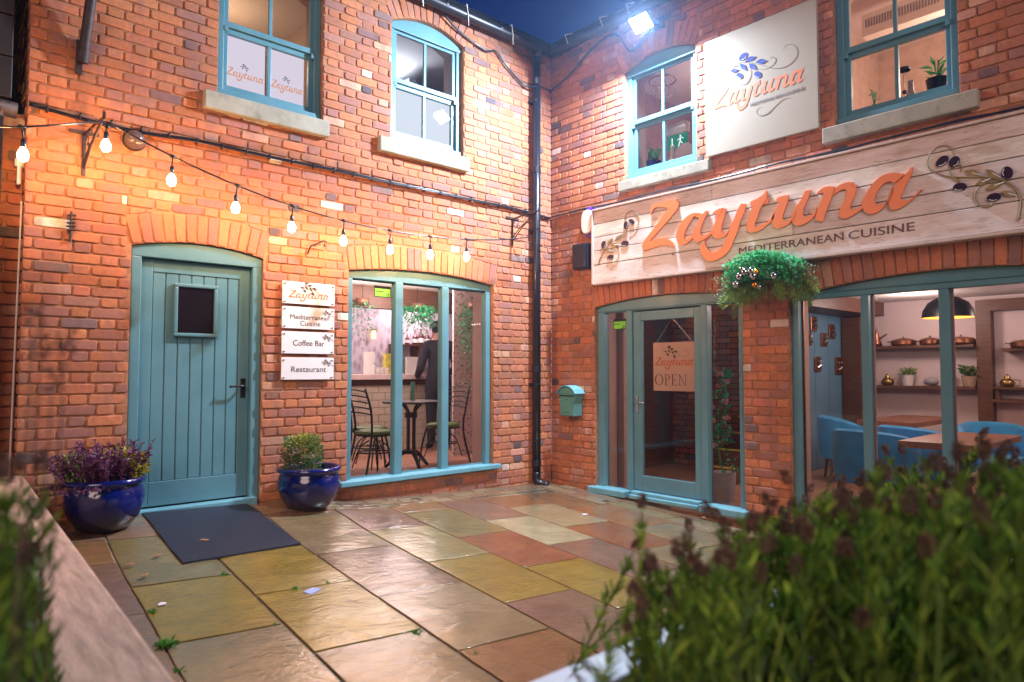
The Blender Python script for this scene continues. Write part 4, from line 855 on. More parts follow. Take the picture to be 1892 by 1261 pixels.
mb = MB(); mb.tube(smooth_pts([(-1.55,-.05,4.93),(-1.35,-.03,4.83),(-1.0,-.03,4.74),(-.85,-.03,4.78),(-.7,-.03,4.66),(-.45,-.04,4.52),(-.3,-.12,4.52),(-.1,-.08,4.55)],4), .011, 7)
o = mb.build('cable', M['black_plastic'], None, base=(-.9,-.03,4.5), smooth=True); tag(o, 'black cable looping under the gutter of the left wing', 'cable')
mb = MB(); mb.tube(smooth_pts([(.03,-.06,4.55),(.3,-.03,4.66),(.7,-.03,4.86),(1.0,-.03,4.88),(1.2,-.05,4.62),(1.35,-.03,4.70),(1.5,-.03,4.78)],4), .011, 7)
o = mb.build('cable', M['black_plastic'], None, fr='B', base=(.7,-.03,4.5), smooth=True); tag(o, 'black cable looping under the gutter towards the floodlight', 'cable')
# pipe stub, iron brackets, round lamp, small fixings
t = thing('flag_holder', 'slanting black tube holder high on the left wall', 'holder', 'A', (-4.60,-.03,3.45))
mb = MB(); mb.tube([(-4.605,-.03,3.50),(-4.575,-.13,3.98)], .033, 14, cap=False); mb.tube([(-4.605,-.03,3.50),(-4.60,-.045,3.58)], .039, 14); mb.build('tube', M['rust_metal'], t, smooth='auto')
mb = MB(); mb.box(-4.64,-4.60,-.02,-.0,3.42,3.66); mb.build('mounting_plate', M['rust_metal'], t, bevel=.003)
def bracket(x, z, label):
    t = thing('wall_bracket', label, 'bracket', 'A', (x, 0, z-.28), 'iron brackets holding the light string')
    mb = MB(); mb.box(x-.012,x+.012,-.012,.0,z-.29,z+.02); mb.box(x-.09,x+.09,-.013,-.001,z-.002,z+.022); mb.build('back_plate', M['rust_metal'], t, bevel=.002)
    mb = MB(); mb.tube([(x,-.01,z-.0),(x+.03,-.20,z+.03),(x+.05,-.36,z+.035),(x+.05,-.37,z+.07)], .009, 6); mb.build('arm', M['rust_metal'], t)
    mb = MB(); mb.tube([(x,-.012,z-.24),(x+.02,-.15,z-.1),(x+.05,-.33,z+.02)], .006, 6); mb.tube([(x,-.012,z-.20),(x+.01,-.10,z-.12),(x+.04,-.30,z+.02)], .005, 6)
    for k_, (yy, zz_, r_) in enumerate(((-.06,-.05,.03),(-.10,-.10,.02),(-.18,-.015,.025))):
        mb.tube([(x+.01,yy+r_*cos(g),z+zz_+r_*sin(g)) for g in [i*pi/5 for i in range(9)]], .004, 5)
    mb.build('scroll_brace', M['rust_metal'], t)
bracket(-4.575, 3.005, 'rusty iron bracket by the leftmost bulbs on the left wall')
bracket(-.60, 3.005, 'black scrolled iron bracket beside the corner downpipe')
t = thing('bulkhead_lamp', 'unlit round glass bulkhead lamp under the black cable', 'lamp', 'A', (-4.27, 0, 3.03))
mb = MB(); mb.lathe([(.075,.001),(.078,.02),(.07,.03)], (-4.27,0,3.03), 24, axis='y'); mb.build('ring', M['rust_metal'], t, smooth=True)
mb = MB(); mb.lathe([(.068,.025),(.064,.06),(.045,.085),(.02,.098),(0.0005,.1)], (-4.27,0,3.03), 24, axis='y'); mb.build('lens', simple('dusty_glass', (.10,.07,.07), .15, 0, 12, .1, 0), t, smooth=True)
mb = MB()
for i in range(5): z = 2.32+i*.025; mb.tube([(-4.665,-.02,z),(-4.615,-.02,z+.008)], .008, 6)
mb.tube([(-4.64,-.012,2.24),(-4.64,-.02,2.45)], .009, 6)
o = mb.build('wall_fixing', M['rust_metal'], None, base=(-4.64,0,2.24)); tag(o, 'small rusty iron fixing on the wall left of the door arch', 'fixing')
mb = MB(); mb.tube(smooth_pts([(-2.93,-.01,2.36),(-2.92,-.05,2.42),(-2.88,-.08,2.44),(-2.83,-.10,2.47),(-2.80,-.09,2.46)],3), .008, 6)
for i in range(7): g = i*.9; mb.leaf((-2.92+.02*i,-.05-.008*i,2.40+.01*i), (cos(g),-.5,sin(g)), .045, .02)
o = mb.build('wall_ornament', M['rust_metal'], None, base=(-2.9,0,2.36)); tag(o, 'small iron leaf ornament on the wall between door and window', 'ornament')
# alarm box, speaker box, post box
t = thing('alarm_box', 'oval white alarm sounder with purple back above the speaker box', 'alarm', 'B', (.62, 0, 2.83))
def oval(mb, cu, cz, ru, rz, y0, y1, n=28, pw=.75):
    e = [(cu+ru*math.copysign(abs(cos(g))**pw, cos(g)), cz+rz*math.copysign(abs(sin(g))**pw, sin(g))) for g in [2*pi*i/n for i in range(n)]]; mb.prism(e, y0, y1)
mb = MB(); oval(mb, .625, 2.955, .085, .165, -.045, -.001); mb.build('back_plate', simple('purple_plastic', (.09,.035,.35), .3), t, bevel=.006)
mb = MB(); oval(mb, .612, 2.955, .076, .128, -.085, -.046); mb.build('cover', M['white_plastic'], t, bevel=.012)
t = thing('speaker_box', 'black plastic box on the wall left of the long sign', 'speaker', 'B', (.57, 0, 2.44))
mb = MB(); mb.box(.46,.655,-.12,-.008,2.445,2.725); mb.build('body', M['black_plastic'], t, bevel=.014)
mb = MB(); mb.box(.463,.652,-.150,-.1205,2.45,2.72); mb.build('front_cover', M['black_plastic'], t, bevel=.016)
mb = MB(); mb.tube(smooth_pts([(-.60,-.03,2.79),(-.45,-.15,2.74),(-.25,-.16,2.72),(.0,-.2,2.71),(.0001,-.45,2.715)],4), .0035, 6)
o = mb.build('cable', M['black_plastic'], None, base=(-.4,-.1,2.7), smooth=True); o.location.x -= .0; tag(o, 'thin loose wire sagging from the corner bracket to the speaker box', 'cable')
t = thing('post_box', 'green metal post box with curved roof left of the glazed door', 'post box', 'B', (.37, 0, .86))
mb = MB(); mb.prism([(.275,.875),(.475,.875),(.492,1.115),(.258,1.115)], -.14, -.012); mb.build('body', M['post_green'], t, bevel=.006)
mb = MB(); mb.prism([(.258,1.1155),(.492,1.1155),(.47,1.16),(.42,1.19),(.33,1.19),(.28,1.16)], -.1415, -.013); mb.build('gable', M['post_green'], t)
mb = MB(); rf = [(.235,1.112),(.262,1.152),(.31,1.185),(.375,1.198),(.44,1.185),(.488,1.152),(.515,1.112)]
for p, q in zip(rf, rf[1:]):
    mb.prism([p, q, (q[0], q[1]+.008), (p[0], p[1]+.008)], -.165, -.002)
mb.build('roof', simple('pale_green_paint', (.16,.42,.45), .3, .1, 10, .06, .03), t, bevel=.002)
mb = MB(); mb.prism([(.285,.885),(.465,.885),(.478,1.08),(.272,1.08)], -.146, -.1405); mb.build('door', M['post_green'], t, bevel=.003)
mb = MB(); mb.tube([(.375,-.1461,1.055),(.375,-.152,1.055)], .007, 8); mb.box(.34,.41,-.148,-.1462,.915,.919); mb.box(.268,.482,-.147,-.1405,1.088,1.098); mb.build('lock', M['black_metal'], t)
# ---------------------------------------------------------------- festoon lights
t = thing('string_lights', 'string of lit warm bulbs hanging on a thin black wire along the left wall', 'string lights', 'A', (-2.7, -.35, 2.45))
W_ = [(-6.3,-.45,2.62),(-5.6,-.46,2.70),(-4.973,-.45,2.842),(-4.51,-.36,3.015),(-4.106,-.38,2.862),(-3.664,-.40,2.732),(-3.229,-.38,2.652),(-2.777,-.36,2.606),(-2.324,-.34,2.59),(-1.887,-.32,2.598),(-1.45,-.30,2.632),(-.95,-.27,2.70),(-.56,-.30,2.78)]
mb = MB(); mb.tube(W_[:4], .0065, 6); mb.tube(smooth_pts(W_[3:],4), .0065, 6); mb.build('wire', M['black_plastic'], t, smooth=True)
for i, x in enumerate(W_[2:11]):
    bx, by, bz = x; drop = .10
    if i == 1: drop = .065; bz -= .03
    sw = [.01,-.0,-.004,-.012,-.008,-.006,-.002,0,0][i]
    mb = MB(); mb.tube([(bx,by,bz),(bx+sw*.5,by,bz-.03),(bx+sw,by,bz-drop+.02)], .0055, 6); mb.tube([(bx-.02,by,bz+.006),(bx+.02,by,bz-.004)], .012, 6)
    mb.lathe([(.006,0),(.014,-.008),(.016,-.05),(.0155,-.055),(0.001,-.055)], (bx+sw,by,bz-drop+.03), 12); s_ = mb.build('bulb_holder', M['black_plastic'], t, smooth=True)
    mb = MB(); mb.lathe([(.013,-.0),(.019,-.014),(.026,-.028),(.0295,-.045),(.027,-.062),(.018,-.076),(.008,-.082),(0.0005,-.083)], (bx+sw,by,bz-drop-.026), 18); mb.build('bulb', M['bulb'], s_, smooth=True)
WORLD_PARTS = True
# ---------------------------------------------------------------- interiors
def pt_light(name, p, e, col=(1,.72,.56), r=.12):
    l = bpy.data.lights.new(name, 'POINT'); l.energy = e; l.color = col; l.shadow_soft_size = r
    o = bpy.data.objects.new(name, l); COL.objects.link(o); o.location = p; return o
def downlight(x, y, z, e, label, col=(1,.74,.66)):
    t = thing('ceiling_light', label, 'ceiling light', 'A', (x, y, z), 'small round ceiling lights seen through the windows')
    mb = MB(); mb.tube([(x,y,z-.012),(x,y,z-.002)], .05, 16); mb.build('bezel', M['white_plastic'], t)
    mb = MB(); mb.tube([(x,y,z-.016),(x,y,z-.0125)], .036, 14); mb.build('lens', M['down'], t)
    pt_light('ceiling_lamp_light', (x, y, z-.16), e, col)
Q = lambda mb, *p: mb.quad(*p)
def room(bld, x0, x1, y0, y1, z0, z1, walls, floor, ceil, skip='', names='interior'):
    if 'f' not in skip: mb = MB(); mb.box(x0,x1,y0,y1,z0-.05,z0); mb.build('interior_floor', floor, bld)
    mb = MB(); mb.box(x0,x1,y0,y1,z1,z1+.05); mb.build('interior_ceiling', ceil, bld)
    for k, q in (('l',(x0-.05,x0,y0,y1)),('r',(x1,x1+.05,y0,y1)),('b',(x0,x1,y1,y1+.05)),('n',(x0,x1,y0-.05,y0))):
        if k not in skip: mb = MB(); mb.box(*q, z0, z1); mb.build('interior_wall', walls, bld)
# cafe room behind the three light window
room(bA, -3.0, 2.2, .37, 3.5, .28, 2.46, M['plaster'], M['wood_floor'], M['ceiling'], 'nb')
mb = MB(); mb.quad((-3,3.48,.28),(2.2,3.48,.28),(2.2,3.48,2.46),(-3,3.48,2.46)); mb.build('wallpapered_wall', M['wallpaper'], bA)
mb = MB(); mb.box(-2.9,2.1,2.30,2.48,2.18,2.459); mb.build('ceiling_beam', M['wood_dark'], bA)
t = thing('bar_counter', 'pale tiled bar counter behind the three light window', 'counter', 'A', (-.6, 2.75, .28))
mb = MB(); mb.box(-1.9,.42,2.60,3.1,.28,1.17); mb.build('base', simple('grout', (.30,.27,.24), .8), t)
mb = MB()
for r_ in range(9):
    z = .285+r_*.098
    for k in range(12):
        x = -1.9+(r_ % 2)*.1+k*.2
        if x+.19 <= .42: mb.box(x+.003,x+.195,2.588,2.599,z,z+.092)
mb.build('tiles', M['tile'], t, bevel=.003)
mb = MB(); mb.box(-1.95,.47,2.50,3.15,1.245,1.315); mb.build('worktop', M['plaster'], t, bevel=.006)
mb = MB(); mb.box(-1.9,.42,2.595,3.1,1.171,1.244); mb.build('shadow_band', M['wood_dark'], t)  # dark strip painted in for the shadow under the worktop
def prop(name, label, cat, fn, mat, base, smooth=True, fr='A', group=None):
    mb = MB(); fn(mb); o = mb.build(name, mat, None, base=base, smooth=smooth, fr=fr); return tag(o, label, cat, group)
prop('menu_holder', 'tall white menu card on the bar counter left', 'menu', lambda m: m.box(-.86,-.70,2.70,2.72,1.316,1.62), M['white_print'], (-.78,2.71,1.316), False)
prop('menu_holder', 'square white card on the bar counter in the middle pane', 'menu', lambda m: m.box(-.20,.02,2.70,2.72,1.316,1.56), M['white_print'], (-.1,2.71,1.316), False)
prop('snack_box', 'yellow and blue snack box on the bar counter', 'box', lambda m: m.box(-.52,-.36,2.72,2.80,1.316,1.60), simple('yellow_box', (.6,.55,.08), .5, 0, 12, .5, 0), (-.44,2.76,1.316), False)
prop('cup_stack', 'small white cups on the bar counter beside the yellow box', 'cups', lambda m: [m.lathe([(.03,0),(.042,.09),(.04,.09)], (x,2.68,1.316), 14) for x in (-.66,-.60,-.54)], M['white_pot'], (-.6,2.68,1.316))
t = thing('bottle_shelf', 'dark wooden bottle shelf on the wall behind the bar', 'shelf', 'A', (.3, 3.35, 1.3))
mb = MB(); mb.box(-.02,.75,3.22,3.47,1.735,1.765); mb.box(-.02,.02,3.25,3.47,1.2,1.734); mb.box(.36,.40,3.25,3.47,1.2,1.734); mb.build('boards', M['wood_dark'], t)
for i, (x, h, r_, nm) in enumerate(((.20,.16,.035,'short square bottle at the left end of the bar shelf'),(.34,.2,.045,'round brown bottle left of centre on the bar shelf'),(.45,.24,.05,'tall necked brown bottle in the middle of the bar shelf'),(.56,.22,.05,'round dark bottle right of centre on the bar shelf'),(.67,.18,.045,'brown bottle with pale label at the right end of the bar shelf'))):
    t = thing('bottle', nm, 'bottle', 'A', (x, 3.30, 1.766), 'bottles on the shelf behind the bar')
    mb = MB(); mb.lathe([(.001,0),(r_,0),(r_,h*.5),(r_*.7,h*.62),(.013,h*.72),(.013,h),(.001,h)], (x,3.30,1.766), 14); mb.build('body', M['bottle'], t, smooth=True)
    mb = MB(); mb.lathe([(r_+.001,h*.12),(r_+.001,h*.4)], (x,3.30,1.766), 14); mb.build('label', M['white_print'], t)
prop('leaf_screen', 'pale leaf patterned screen panel inside the right light of the window', 'screen', lambda m: m.box(-.19,.12,1.60,1.63,.281,2.44), M['screen'], (-.03,1.6,.281), False)
def hang_plant(x, y, z, r_, n, label, mat='hangleaf', drop=.5):
    t = thing('hanging_plant', label, 'plant', 'A', (x, y, z))
    mb = MB()
    for i in range(n):
        a = R.uniform(0,2*pi); q = r_*sqrt(R.random()); h = -abs(R.gauss(0,drop*.45)); p = (x+q*cos(a), y+q*sin(a), z+h)
        mb.leaf(p, (cos(a)*.6+R.uniform(-.4,.4), sin(a)*.6+R.uniform(-.4,.4), R.uniform(-1,.3)), R.uniform(.04,.075), R.uniform(.014,.022))
    mb.build('leaves', M[mat], t); mb = MB(); mb.lathe([(.001,-.06),(.07,-.06),(.09,.03),(.001,.03)], (x,y,z), 14); mb.build('basket', M['wood_dark'], t, smooth=True)
    mb = MB(); mb.tube([(x,y,z),(x,y,2.45)], .004, 5); mb.build('cord', M['black_metal'], t)
hang_plant(-.42, 2.1, 2.22, .22, 900, 'bright green hanging plant above the bar in the middle light', drop=.3)
hang_plant(.02, 1.45, 2.22, .17, 420, 'dark trailing ivy hanging over the leaf patterned screen', drop=1.0)
hang_plant(-1.2, 2.15, 2.24, .15, 120, 'sparse hanging greenery above the bar behind the left light')
downlight(-.62, 1.6, 2.46, 40, 'small round ceiling light seen through the middle light of the cafe window')
downlight(-1.35, 1.75, 2.46, 40, 'small round ceiling light seen through the left light of the cafe window')
downlight(-1.3, 3.1, 2.46, 30, 'ceiling light over the bar behind the left light of the cafe window', (1,.75,.85))
downlight(.25, 3.1, 2.46, 30, 'ceiling light above the bottle shelf behind the bar', (1,.75,.8))
t = thing('wall_lamp', 'small glowing wall lamp on the leaf wallpaper behind the bar', 'lamp', 'A', (-.28, 3.45, 1.85))
mb = MB(); mb.box(-.34,-.24,3.43,3.478,1.96,1.975); mb.build('bracket', M['brass'], t)
mb = MB(); mb.tube([(-.29,3.44,1.84),(-.29,3.44,1.955)], .028, 12); mb.build('lit_tube', emis('warm_wall_lamp', (1,.75,.35), 3), t)
# bistro furniture
def bistro_chair(x, y, z, rot, label):
    t = bpy.data.objects.new('bistro_chair', None); COL.objects.link(t); t.location = (x, y, z); t.rotation_euler = (0,0,rot); BASE[t.name] = (0,0,0); t.empty_display_size = .1
    tag(t, label, 'chair', 'black metal bistro chairs behind the cafe window')
    mb = MB(); mb.lathe([(.001,.425),(.17,.425),(.195,.44),(.195,.458),(.16,.472),(.001,.475)], (0,0,0), 24); mb.build('seat', M['green_seat'], t, smooth=True)
    fm = M['black_metal']
    for sx in (-1,1):
        mb = MB(); mb.tube(smooth_pts([(sx*.13,-.14,.43),(sx*.16,-.18,.25),(sx*.19,-.21,0)],3), .011, 7); mb.build('leg', fm, t, smooth=True)
        mb = MB(); mb.tube(smooth_pts([(sx*.19,.27,0),(sx*.165,.20,.25),(sx*.16,.17,.45),(sx*.18,.20,.68),(sx*.17,.27,.90)],3), .012, 7); mb.build('leg', fm, t, smooth=True)
    mb = MB()
    for k in range(5):
        zz_ = .64+.058*k; off = .19+.008*k+.012*k; mb.tube(smooth_pts([(-.172,off,zz_),(-.09,off+.035,zz_+.015),(0,off+.045,zz_+.02),(.09,off+.035,zz_+.015),(.172,off,zz_)],3), .008, 6)
    mb.build('back_slats', fm, t, smooth=True)
    mb = MB()
    mb.tube([(.16*cos(g), .16*sin(g), .24) for g in [i*2*pi/16 for i in range(17)]], .008, 6)
    mb.tube([(.19*cos(g), .19*sin(g), .42) for g in [i*2*pi/16 for i in range(17)]], .009, 6)
    for q in range(4):
        g = pi/4+q*pi/2; mb.tube(smooth_pts([(.21*cos(g),.23*sin(g),.08),(.15*cos(g),.15*sin(g),.28),(.05*cos(g),.05*sin(g),.36)],3), .007, 6)
    mb.build('ring_stretcher', fm, t, smooth=True)
bistro_chair(-1.80, .80, .28, 1.75, 'bistro chair nearest the glass in the left light')
bistro_chair(-1.62, 1.22, .28, 1.2, 'bistro chair half hidden behind the nearest chair in the left light')
bistro_chair(-.72, 1.08, .28, -1.35, 'bistro chair in front of the leaf screen, right of the round table')
t = thing('bistro_table', 'round black cast iron bistro table behind the window', 'table', 'A', (-1.22, 1.0, .28))
mb = MB(); mb.lathe([(.001,.72),(.31,.72),(.325,.73),(.325,.74),(.31,.748),(.001,.748)], (-1.22,1.0,.28), 32); mb.build('tabletop', M['rust_metal'], t, smooth='auto')
mb = MB()
for q in range(4):
    g = q*pi/2+.4; c_, s_ = cos(g), sin(g)
    mb.tube(smooth_pts([(-1.22+.14*c_,1.0+.14*s_,1.0),(-1.22+.06*c_,1.0+.06*s_,.92),(-1.22+.045*c_,1.0+.045*s_,.80),(-1.22+.045*c_,1.0+.045*s_,.45)],3), .014, 7)
mb.tube([(-1.22,1.0,.84),(-1.22,1.0,.9)], .07, 12); mb.tube([(-1.22,1.0,.44),(-1.22,1.0,.48)], .075, 12); mb.build('column', M['black_metal'], t, smooth='auto')
for q in range(3):
    g = q*2*pi/3+.3; c_, s_ = cos(g), sin(g); mb = MB()
    mb.tube(smooth_pts([(-1.22+.04*c_,1.0+.04*s_,.47),(-1.22+.14*c_,1.0+.14*s_,.42),(-1.22+.24*c_,1.0+.24*s_,.33),(-1.22+.29*c_,1.0+.29*s_,.29)],3), [.026]*4+[.022]*3+[.018]*3, 8); mb.build('foot', M['black_metal'], t, smooth=True)
prop('menu_card', 'green menu card standing on the round bistro table', 'menu', lambda m: m.prism([(-1.245,1.03),(-1.20,1.03),(-1.19,1.24),(-1.24,1.24)], .97, .985), M['green_card'], (-1.22,.98,1.03), False)
# person at the bar, seen from behind
def person():
    me = bpy.data.meshes.new('person')
    J = [((0,0,.98),.155),((0,.0,1.12),.15),((0,-.01,1.30),.165),((0,-.02,1.44),.15),((0,.0,1.50),.065),((0,.03,1.57),.06),
         ((0,.05,1.64),.092),((0,.055,1.70),.085),
         ((-.17,-.01,1.43),.075),((-.24,.0,1.22),.066),((-.27,-.01,1.10),.058),((-.24,.18,1.02),.046),((-.20,.26,1.01),.038),((-.18,.32,1.01),.03),
         ((.17,-.01,1.43),.075),((.25,.02,1.22),.062),((.27,.03,1.12),.055),((.22,.2,1.05),.046),((.18,.28,1.05),.038),((.16,.33,1.05),.03),
         ((-.10,0,.86),.105),((-.10,.01,.50),.075),((-.10,.0,.10),.055),((-.11,.12,.04),.04),
         ((.10,0,.86),.105),((.11,.02,.50),.075),((.12,.0,.10),.055),((.13,.12,.04),.04)]
    Ed = [(0,1),(1,2),(2,3),(3,4),(4,5),(5,6),(6,7),(3,8),(8,9),(9,10),(10,11),(11,12),(12,13),(3,14),(14,15),(15,16),(16,17),(17,18),(18,19),(0,20),(20,21),(21,22),(22,23),(0,24),(24,25),(25,26),(26,27)]
    me.from_pydata([j[0] for j in J], Ed, []); me.update()
    o = bpy.data.objects.new('person', me); COL.objects.link(o)
    sk = o.modifiers.new('s','SKIN'); ss = o.modifiers.new('ss','SUBSURF'); ss.levels = 2; ss.render_levels = 2
    for v, j in zip(me.skin_vertices[0].data, J): v.radius = (j[1], j[1]*.8 if j[1] > .12 else j[1])
    me.skin_vertices[0].data[0].use_root = True
    bpy.context.view_layer.update()
    m2 = bpy.data.meshes.new_from_object(o.evaluated_get(bpy.context.evaluated_depsgraph_get()))
    o.modifiers.clear(); o.data = m2; m2.materials.clear()
    for k in ('dark_cloth','skin','hair'): m2.materials.append(M[k])
    for p in m2.polygons:
        c = p.center; p.use_smooth = True
        if c.z > 1.60 and c.y < .10: p.material_index = 2
        elif c.z > 1.50: p.material_index = 1
        elif c.y > .27 and abs(c.x) < .26 and c.z > .9: p.material_index = 1
    BASE[o.name] = (0,0,0)
    hair = MB(); 
    for s_ in range(260):
        a = R.uniform(0,2*pi); t_ = R.uniform(0,1.7); d = Vector((sin(t_)*cos(a), sin(t_)*sin(a), cos(t_)))
        if d.y > .55: continue
        hair.leaf(Vector((0,.05,1.68))+Vector((d.x*.088,d.y*.098,d.z*.10)), (d.x*.3,d.y*.3-.1,-.6), .045, .02)
    hair.build('hair', M['hair'], o)
    mb = MB(); mb.lathe([(.07,0),(.064,.035)], (0,.01,1.475), 16); mb.build('collar', M['dark_cloth'], o, smooth=True)
    return o
p_ = person(); p_.location = (.0, 2.2, .28); p_.rotation_euler = (0,0,-.25)
tag(p_, 'person in black clothes seen from behind, standing at the bar with head bowed', 'person')
# upstairs rooms, left wing
room(bA, -4.75, -2.5, .37, 2.4, 3.35, 4.93, M['plaster_dim'], M['wood_floor'], M['ceiling'], 'n')
room(bA, -2.44, -.3, .37, 2.6, 3.35, 4.93, simple('reflection_tint_plaster', (.5,.53,.6), .8), M['wood_floor'], M['ceiling'], 'n')  # pale blue walls stand in for bluish reflections in the panes
pt_light('ceiling_lamp_light', (-3.3, 1.3, 4.5), 14, (1,.62,.35)); pt_light('ceiling_lamp_light', (-1.3, 1.4, 4.6), 26, (.75,.86,1))  # cool lamp added with the blue walls to brighten those panes
f, la, lb, mid, zb, zm = sashA
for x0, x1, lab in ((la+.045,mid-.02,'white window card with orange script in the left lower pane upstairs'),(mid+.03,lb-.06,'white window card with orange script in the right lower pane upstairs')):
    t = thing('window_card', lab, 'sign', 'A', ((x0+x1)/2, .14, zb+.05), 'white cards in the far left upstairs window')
    mb = MB(); mb.box(x0,x1,.135,.139,zb+.03,zm-.0); mb.build('panel', M['glow_card'], t)
    mb = MB(); script_word(mb, (x0+.005,x1-.005,zb+.14,zb+.24), .1338, .0005); mb.build('script_lettering', M['glow_print'], t)
    small_logo(t, (x0+x1)/2, zb+.27, .2, .134, curls=False)
f, la, lb, mid, zb, zm = sashB
mb = MB(); mb.box(la+.02,lb-.02,.128,.131,zb+.02,zm); o = mb.build('privacy_film', M['glow_film'], None, base=(mid,.13,zb)); tag(o, 'pale frosted film across the lower panes of the upstairs window', 'window film')
mb = MB(); mb.box(-2.3,-2.22,.5,1.6,3.36,4.7); mb.box(-1.9,-1.2,1.8,1.9,3.36,4.55); mb.box(-1.15,-1.05,1.2,2.2,3.36,4.8)
o = mb.build('storage_rack', simple('pale_rack', (.42,.45,.55), .5), None, base=(-1.5,1.6,3.36)); tag(o, 'pale racking standing in the upstairs room behind the frosted window', 'rack')
WORLD_PARTS = False
for o in (W3, W4):
    mb = MB(); mb.box(o['u0'],o['u1'],.13,.42,3.385,3.43); mb.build('window_board', M['white_plastic'], bB)
WORLD_PARTS = True
# upstairs rooms, right wing (world x into the building)
room(bB, .37, 3.0, -2.55, -.2, 3.2, 4.93, simple('mauve_wall', (.34,.22,.26), .8), M['wood_floor'], M['ceiling'], 'l')
room(bB, .37, 2.6, -5.6, -2.62, 3.2, 4.93, simple('warm_wall', (.55,.42,.34), .8), M['wood_floor'], M['ceiling'], 'l')
pt_light('ceiling_lamp_light', (1.6,-1.5,4.3), 30, (1,.66,.55)); pt_light('ceiling_lamp_light', (1.3,-4.2,4.0), 70, (1,.70,.55))
B_ = lambda u, y: (y, -u)
EX = lambda q: q
t = thing('exit_sign', 'green running man exit sign hanging inside the upstairs window', 'exit sign', 'B', (1.31, .6, 3.7))
mb = MB(); mb.box(1.60-.42,1.86-.42,.56,.64,3.64+.24,3.76+.24); mb.build('housing', M['white_plastic'], t, bevel=.006)
mb = MB(); mb.box(1.60-.42,1.86-.42,.595,.605,3.49+.24,3.639+.24); mb.build('green_panel', M['exit_green'], t)
mb = MB(); y_ = .5935
A_ = lambda *pts: mb.prism([(a-.42,b+.24) for a, b in pts], y_-.001, y_)
A_((1.66,3.54),(1.675,3.54),(1.675,3.615),(1.66,3.615)); A_((1.6675,3.515),(1.692,3.54),(1.643,3.54))
mb.tube([(1.352,y_,3.857),(1.352,y_-.002,3.857)], .012, 10); A_((1.755,3.555),(1.775,3.56),(1.785,3.602),(1.765,3.602)); A_((1.74,3.51),(1.752,3.505),(1.773,3.55),(1.757,3.556)); A_((1.768,3.553),(1.795,3.53),(1.80,3.54),(1.778,3.565)); A_((1.735,3.575),(1.765,3.592),(1.762,3.60),(1.73,3.583)); A_((1.785,3.598),(1.81,3.578),(1.815,3.585),(1.786,3.607))
mb.build('running_man_and_arrow', emis('lit_white', (.8,1,.9), 1.0), t)
t = thing('chandelier', 'small glass chandelier in the upstairs room left of the square sign', 'chandelier', 'B', (.69, 1.2, 4.8))
mb = MB(); mb.tube([(.69+.16*cos(g), 1.2+.16*sin(g), 4.84) for g in [i*pi/9 for i in range(19)]], .010, 6); mb.tube([(.69,1.2,4.84),(.69,1.2,4.92)], .006, 5); mb.build('ring', M['brass'], t, smooth=True)
mb = MB()
for i in range(60): g = R.uniform(0,6.3); q = R.uniform(.05,.16); z = R.uniform(4.66,4.83); mb.ball((.69+q*cos(g),1.2+q*sin(g),z), .009, 6)
mb.build('crystals', simple('crystal', (.7,.65,.7), .1, .3, 12, .1, 0), t, smooth=True)
def potted(u, y, z, label, r_=.07, h=.11, pm='black_plastic', lm='greenleaf', n=60, L=.09, W=.03, sp=.6, fr='B', name='potted_plant', hh=.12, grp=None):
    t = thing(name, label, 'plant', fr, (u, y, z), grp)
    mb = MB(); mb.lathe([(.001,0),(r_*.75,0),(r_,h),(r_*.93,h),(r_*.9,h*.9),(.001,h*.88)], (u,y,z), 20); mb.build('pot', M[pm], t, smooth='auto')
    mb = MB()
    for i in range(n):
        a = R.uniform(0,6.3); q = R.uniform(0,sp)*r_; k = R.random(); p = Vector((u+q*cos(a), y+q*sin(a), z+h*.9+hh*k))
        mb.leaf(p, (cos(a), sin(a), R.uniform(.1,1.1)), L*R.uniform(.6,1.1), W*R.uniform(.7,1.1))
    for i in range(5): a = R.uniform(0,6.3); mb.tube([(u,y,z+h*.85),(u+.02*cos(a),y+.02*sin(a),z+h+hh)], .003, 5)
    mb.build('leaves', M[lm], t)
potted(3.885, .23, 3.431, 'small plant in a black pot on the right upstairs sill', .075, .12, n=26, L=.10, W=.028, sp=.4, hh=.14)
potted(1.236, .28, 3.431, 'leafy plant in a blue pot on the sill by the exit sign', .08, .11, 'pot_blue', n=50, L=.07, W=.05)
potted(3.42, .28, 3.45, 'low seedling showing over the dark box on the right upstairs sill', .03, .04, n=14, L=.06, W=.015)
prop('dark_tray', 'dark long tray on the right upstairs sill', 'tray', lambda m: m.prism([(3.28,3.431),(3.58,3.431),(3.56,3.475),(3.30,3.475)], .2, .30), M['wood_dark'], (3.45,.26,3.325), False, 'B')
prop('vase', 'slim grey flask vase on the right upstairs sill', 'vase', lambda m: m.lathe([(.001,0),(.055,0),(.05,.03),(.022,.09),(.018,.15),(.024,.17)], (3.70,.25,3.431), 18), M['grey_pot'], (3.80,.22,3.33), True, 'B')
prop('vase', 'white flask vase on the sill below the exit sign', 'vase', lambda m: m.lathe([(.001,0),(.07,0),(.06,.04),(.025,.10),(.018,.19),(.024,.21)], (1.47,.28,3.431), 18), M['white_pot'], (1.62,.22,3.33), True, 'B')
prop('round_cushion', 'round terracotta cushion behind the white vase upstairs', 'cushion', lambda m: m.ball((1.47,.5,3.60), .13, 18, (1,.4,1)), M['plaster_pink'], (1.80,.42,3.33), True, 'B')
t = thing('hanging_lamp', 'thin dark wall light seen low in the right upstairs window', 'lamp', 'B', (3.74,.9,3.6))
mb = MB(); mb.lathe([(.05,0),(.05,.02),(.001,.025)], (3.54,.6,3.84), 14); mb.tube([(3.54,.6,3.5),(3.54,.6,3.84)], .004, 5); mb.ball((3.54,.6,3.66), .02, 8); mb.build('lamp_body', M['black_metal'], t)
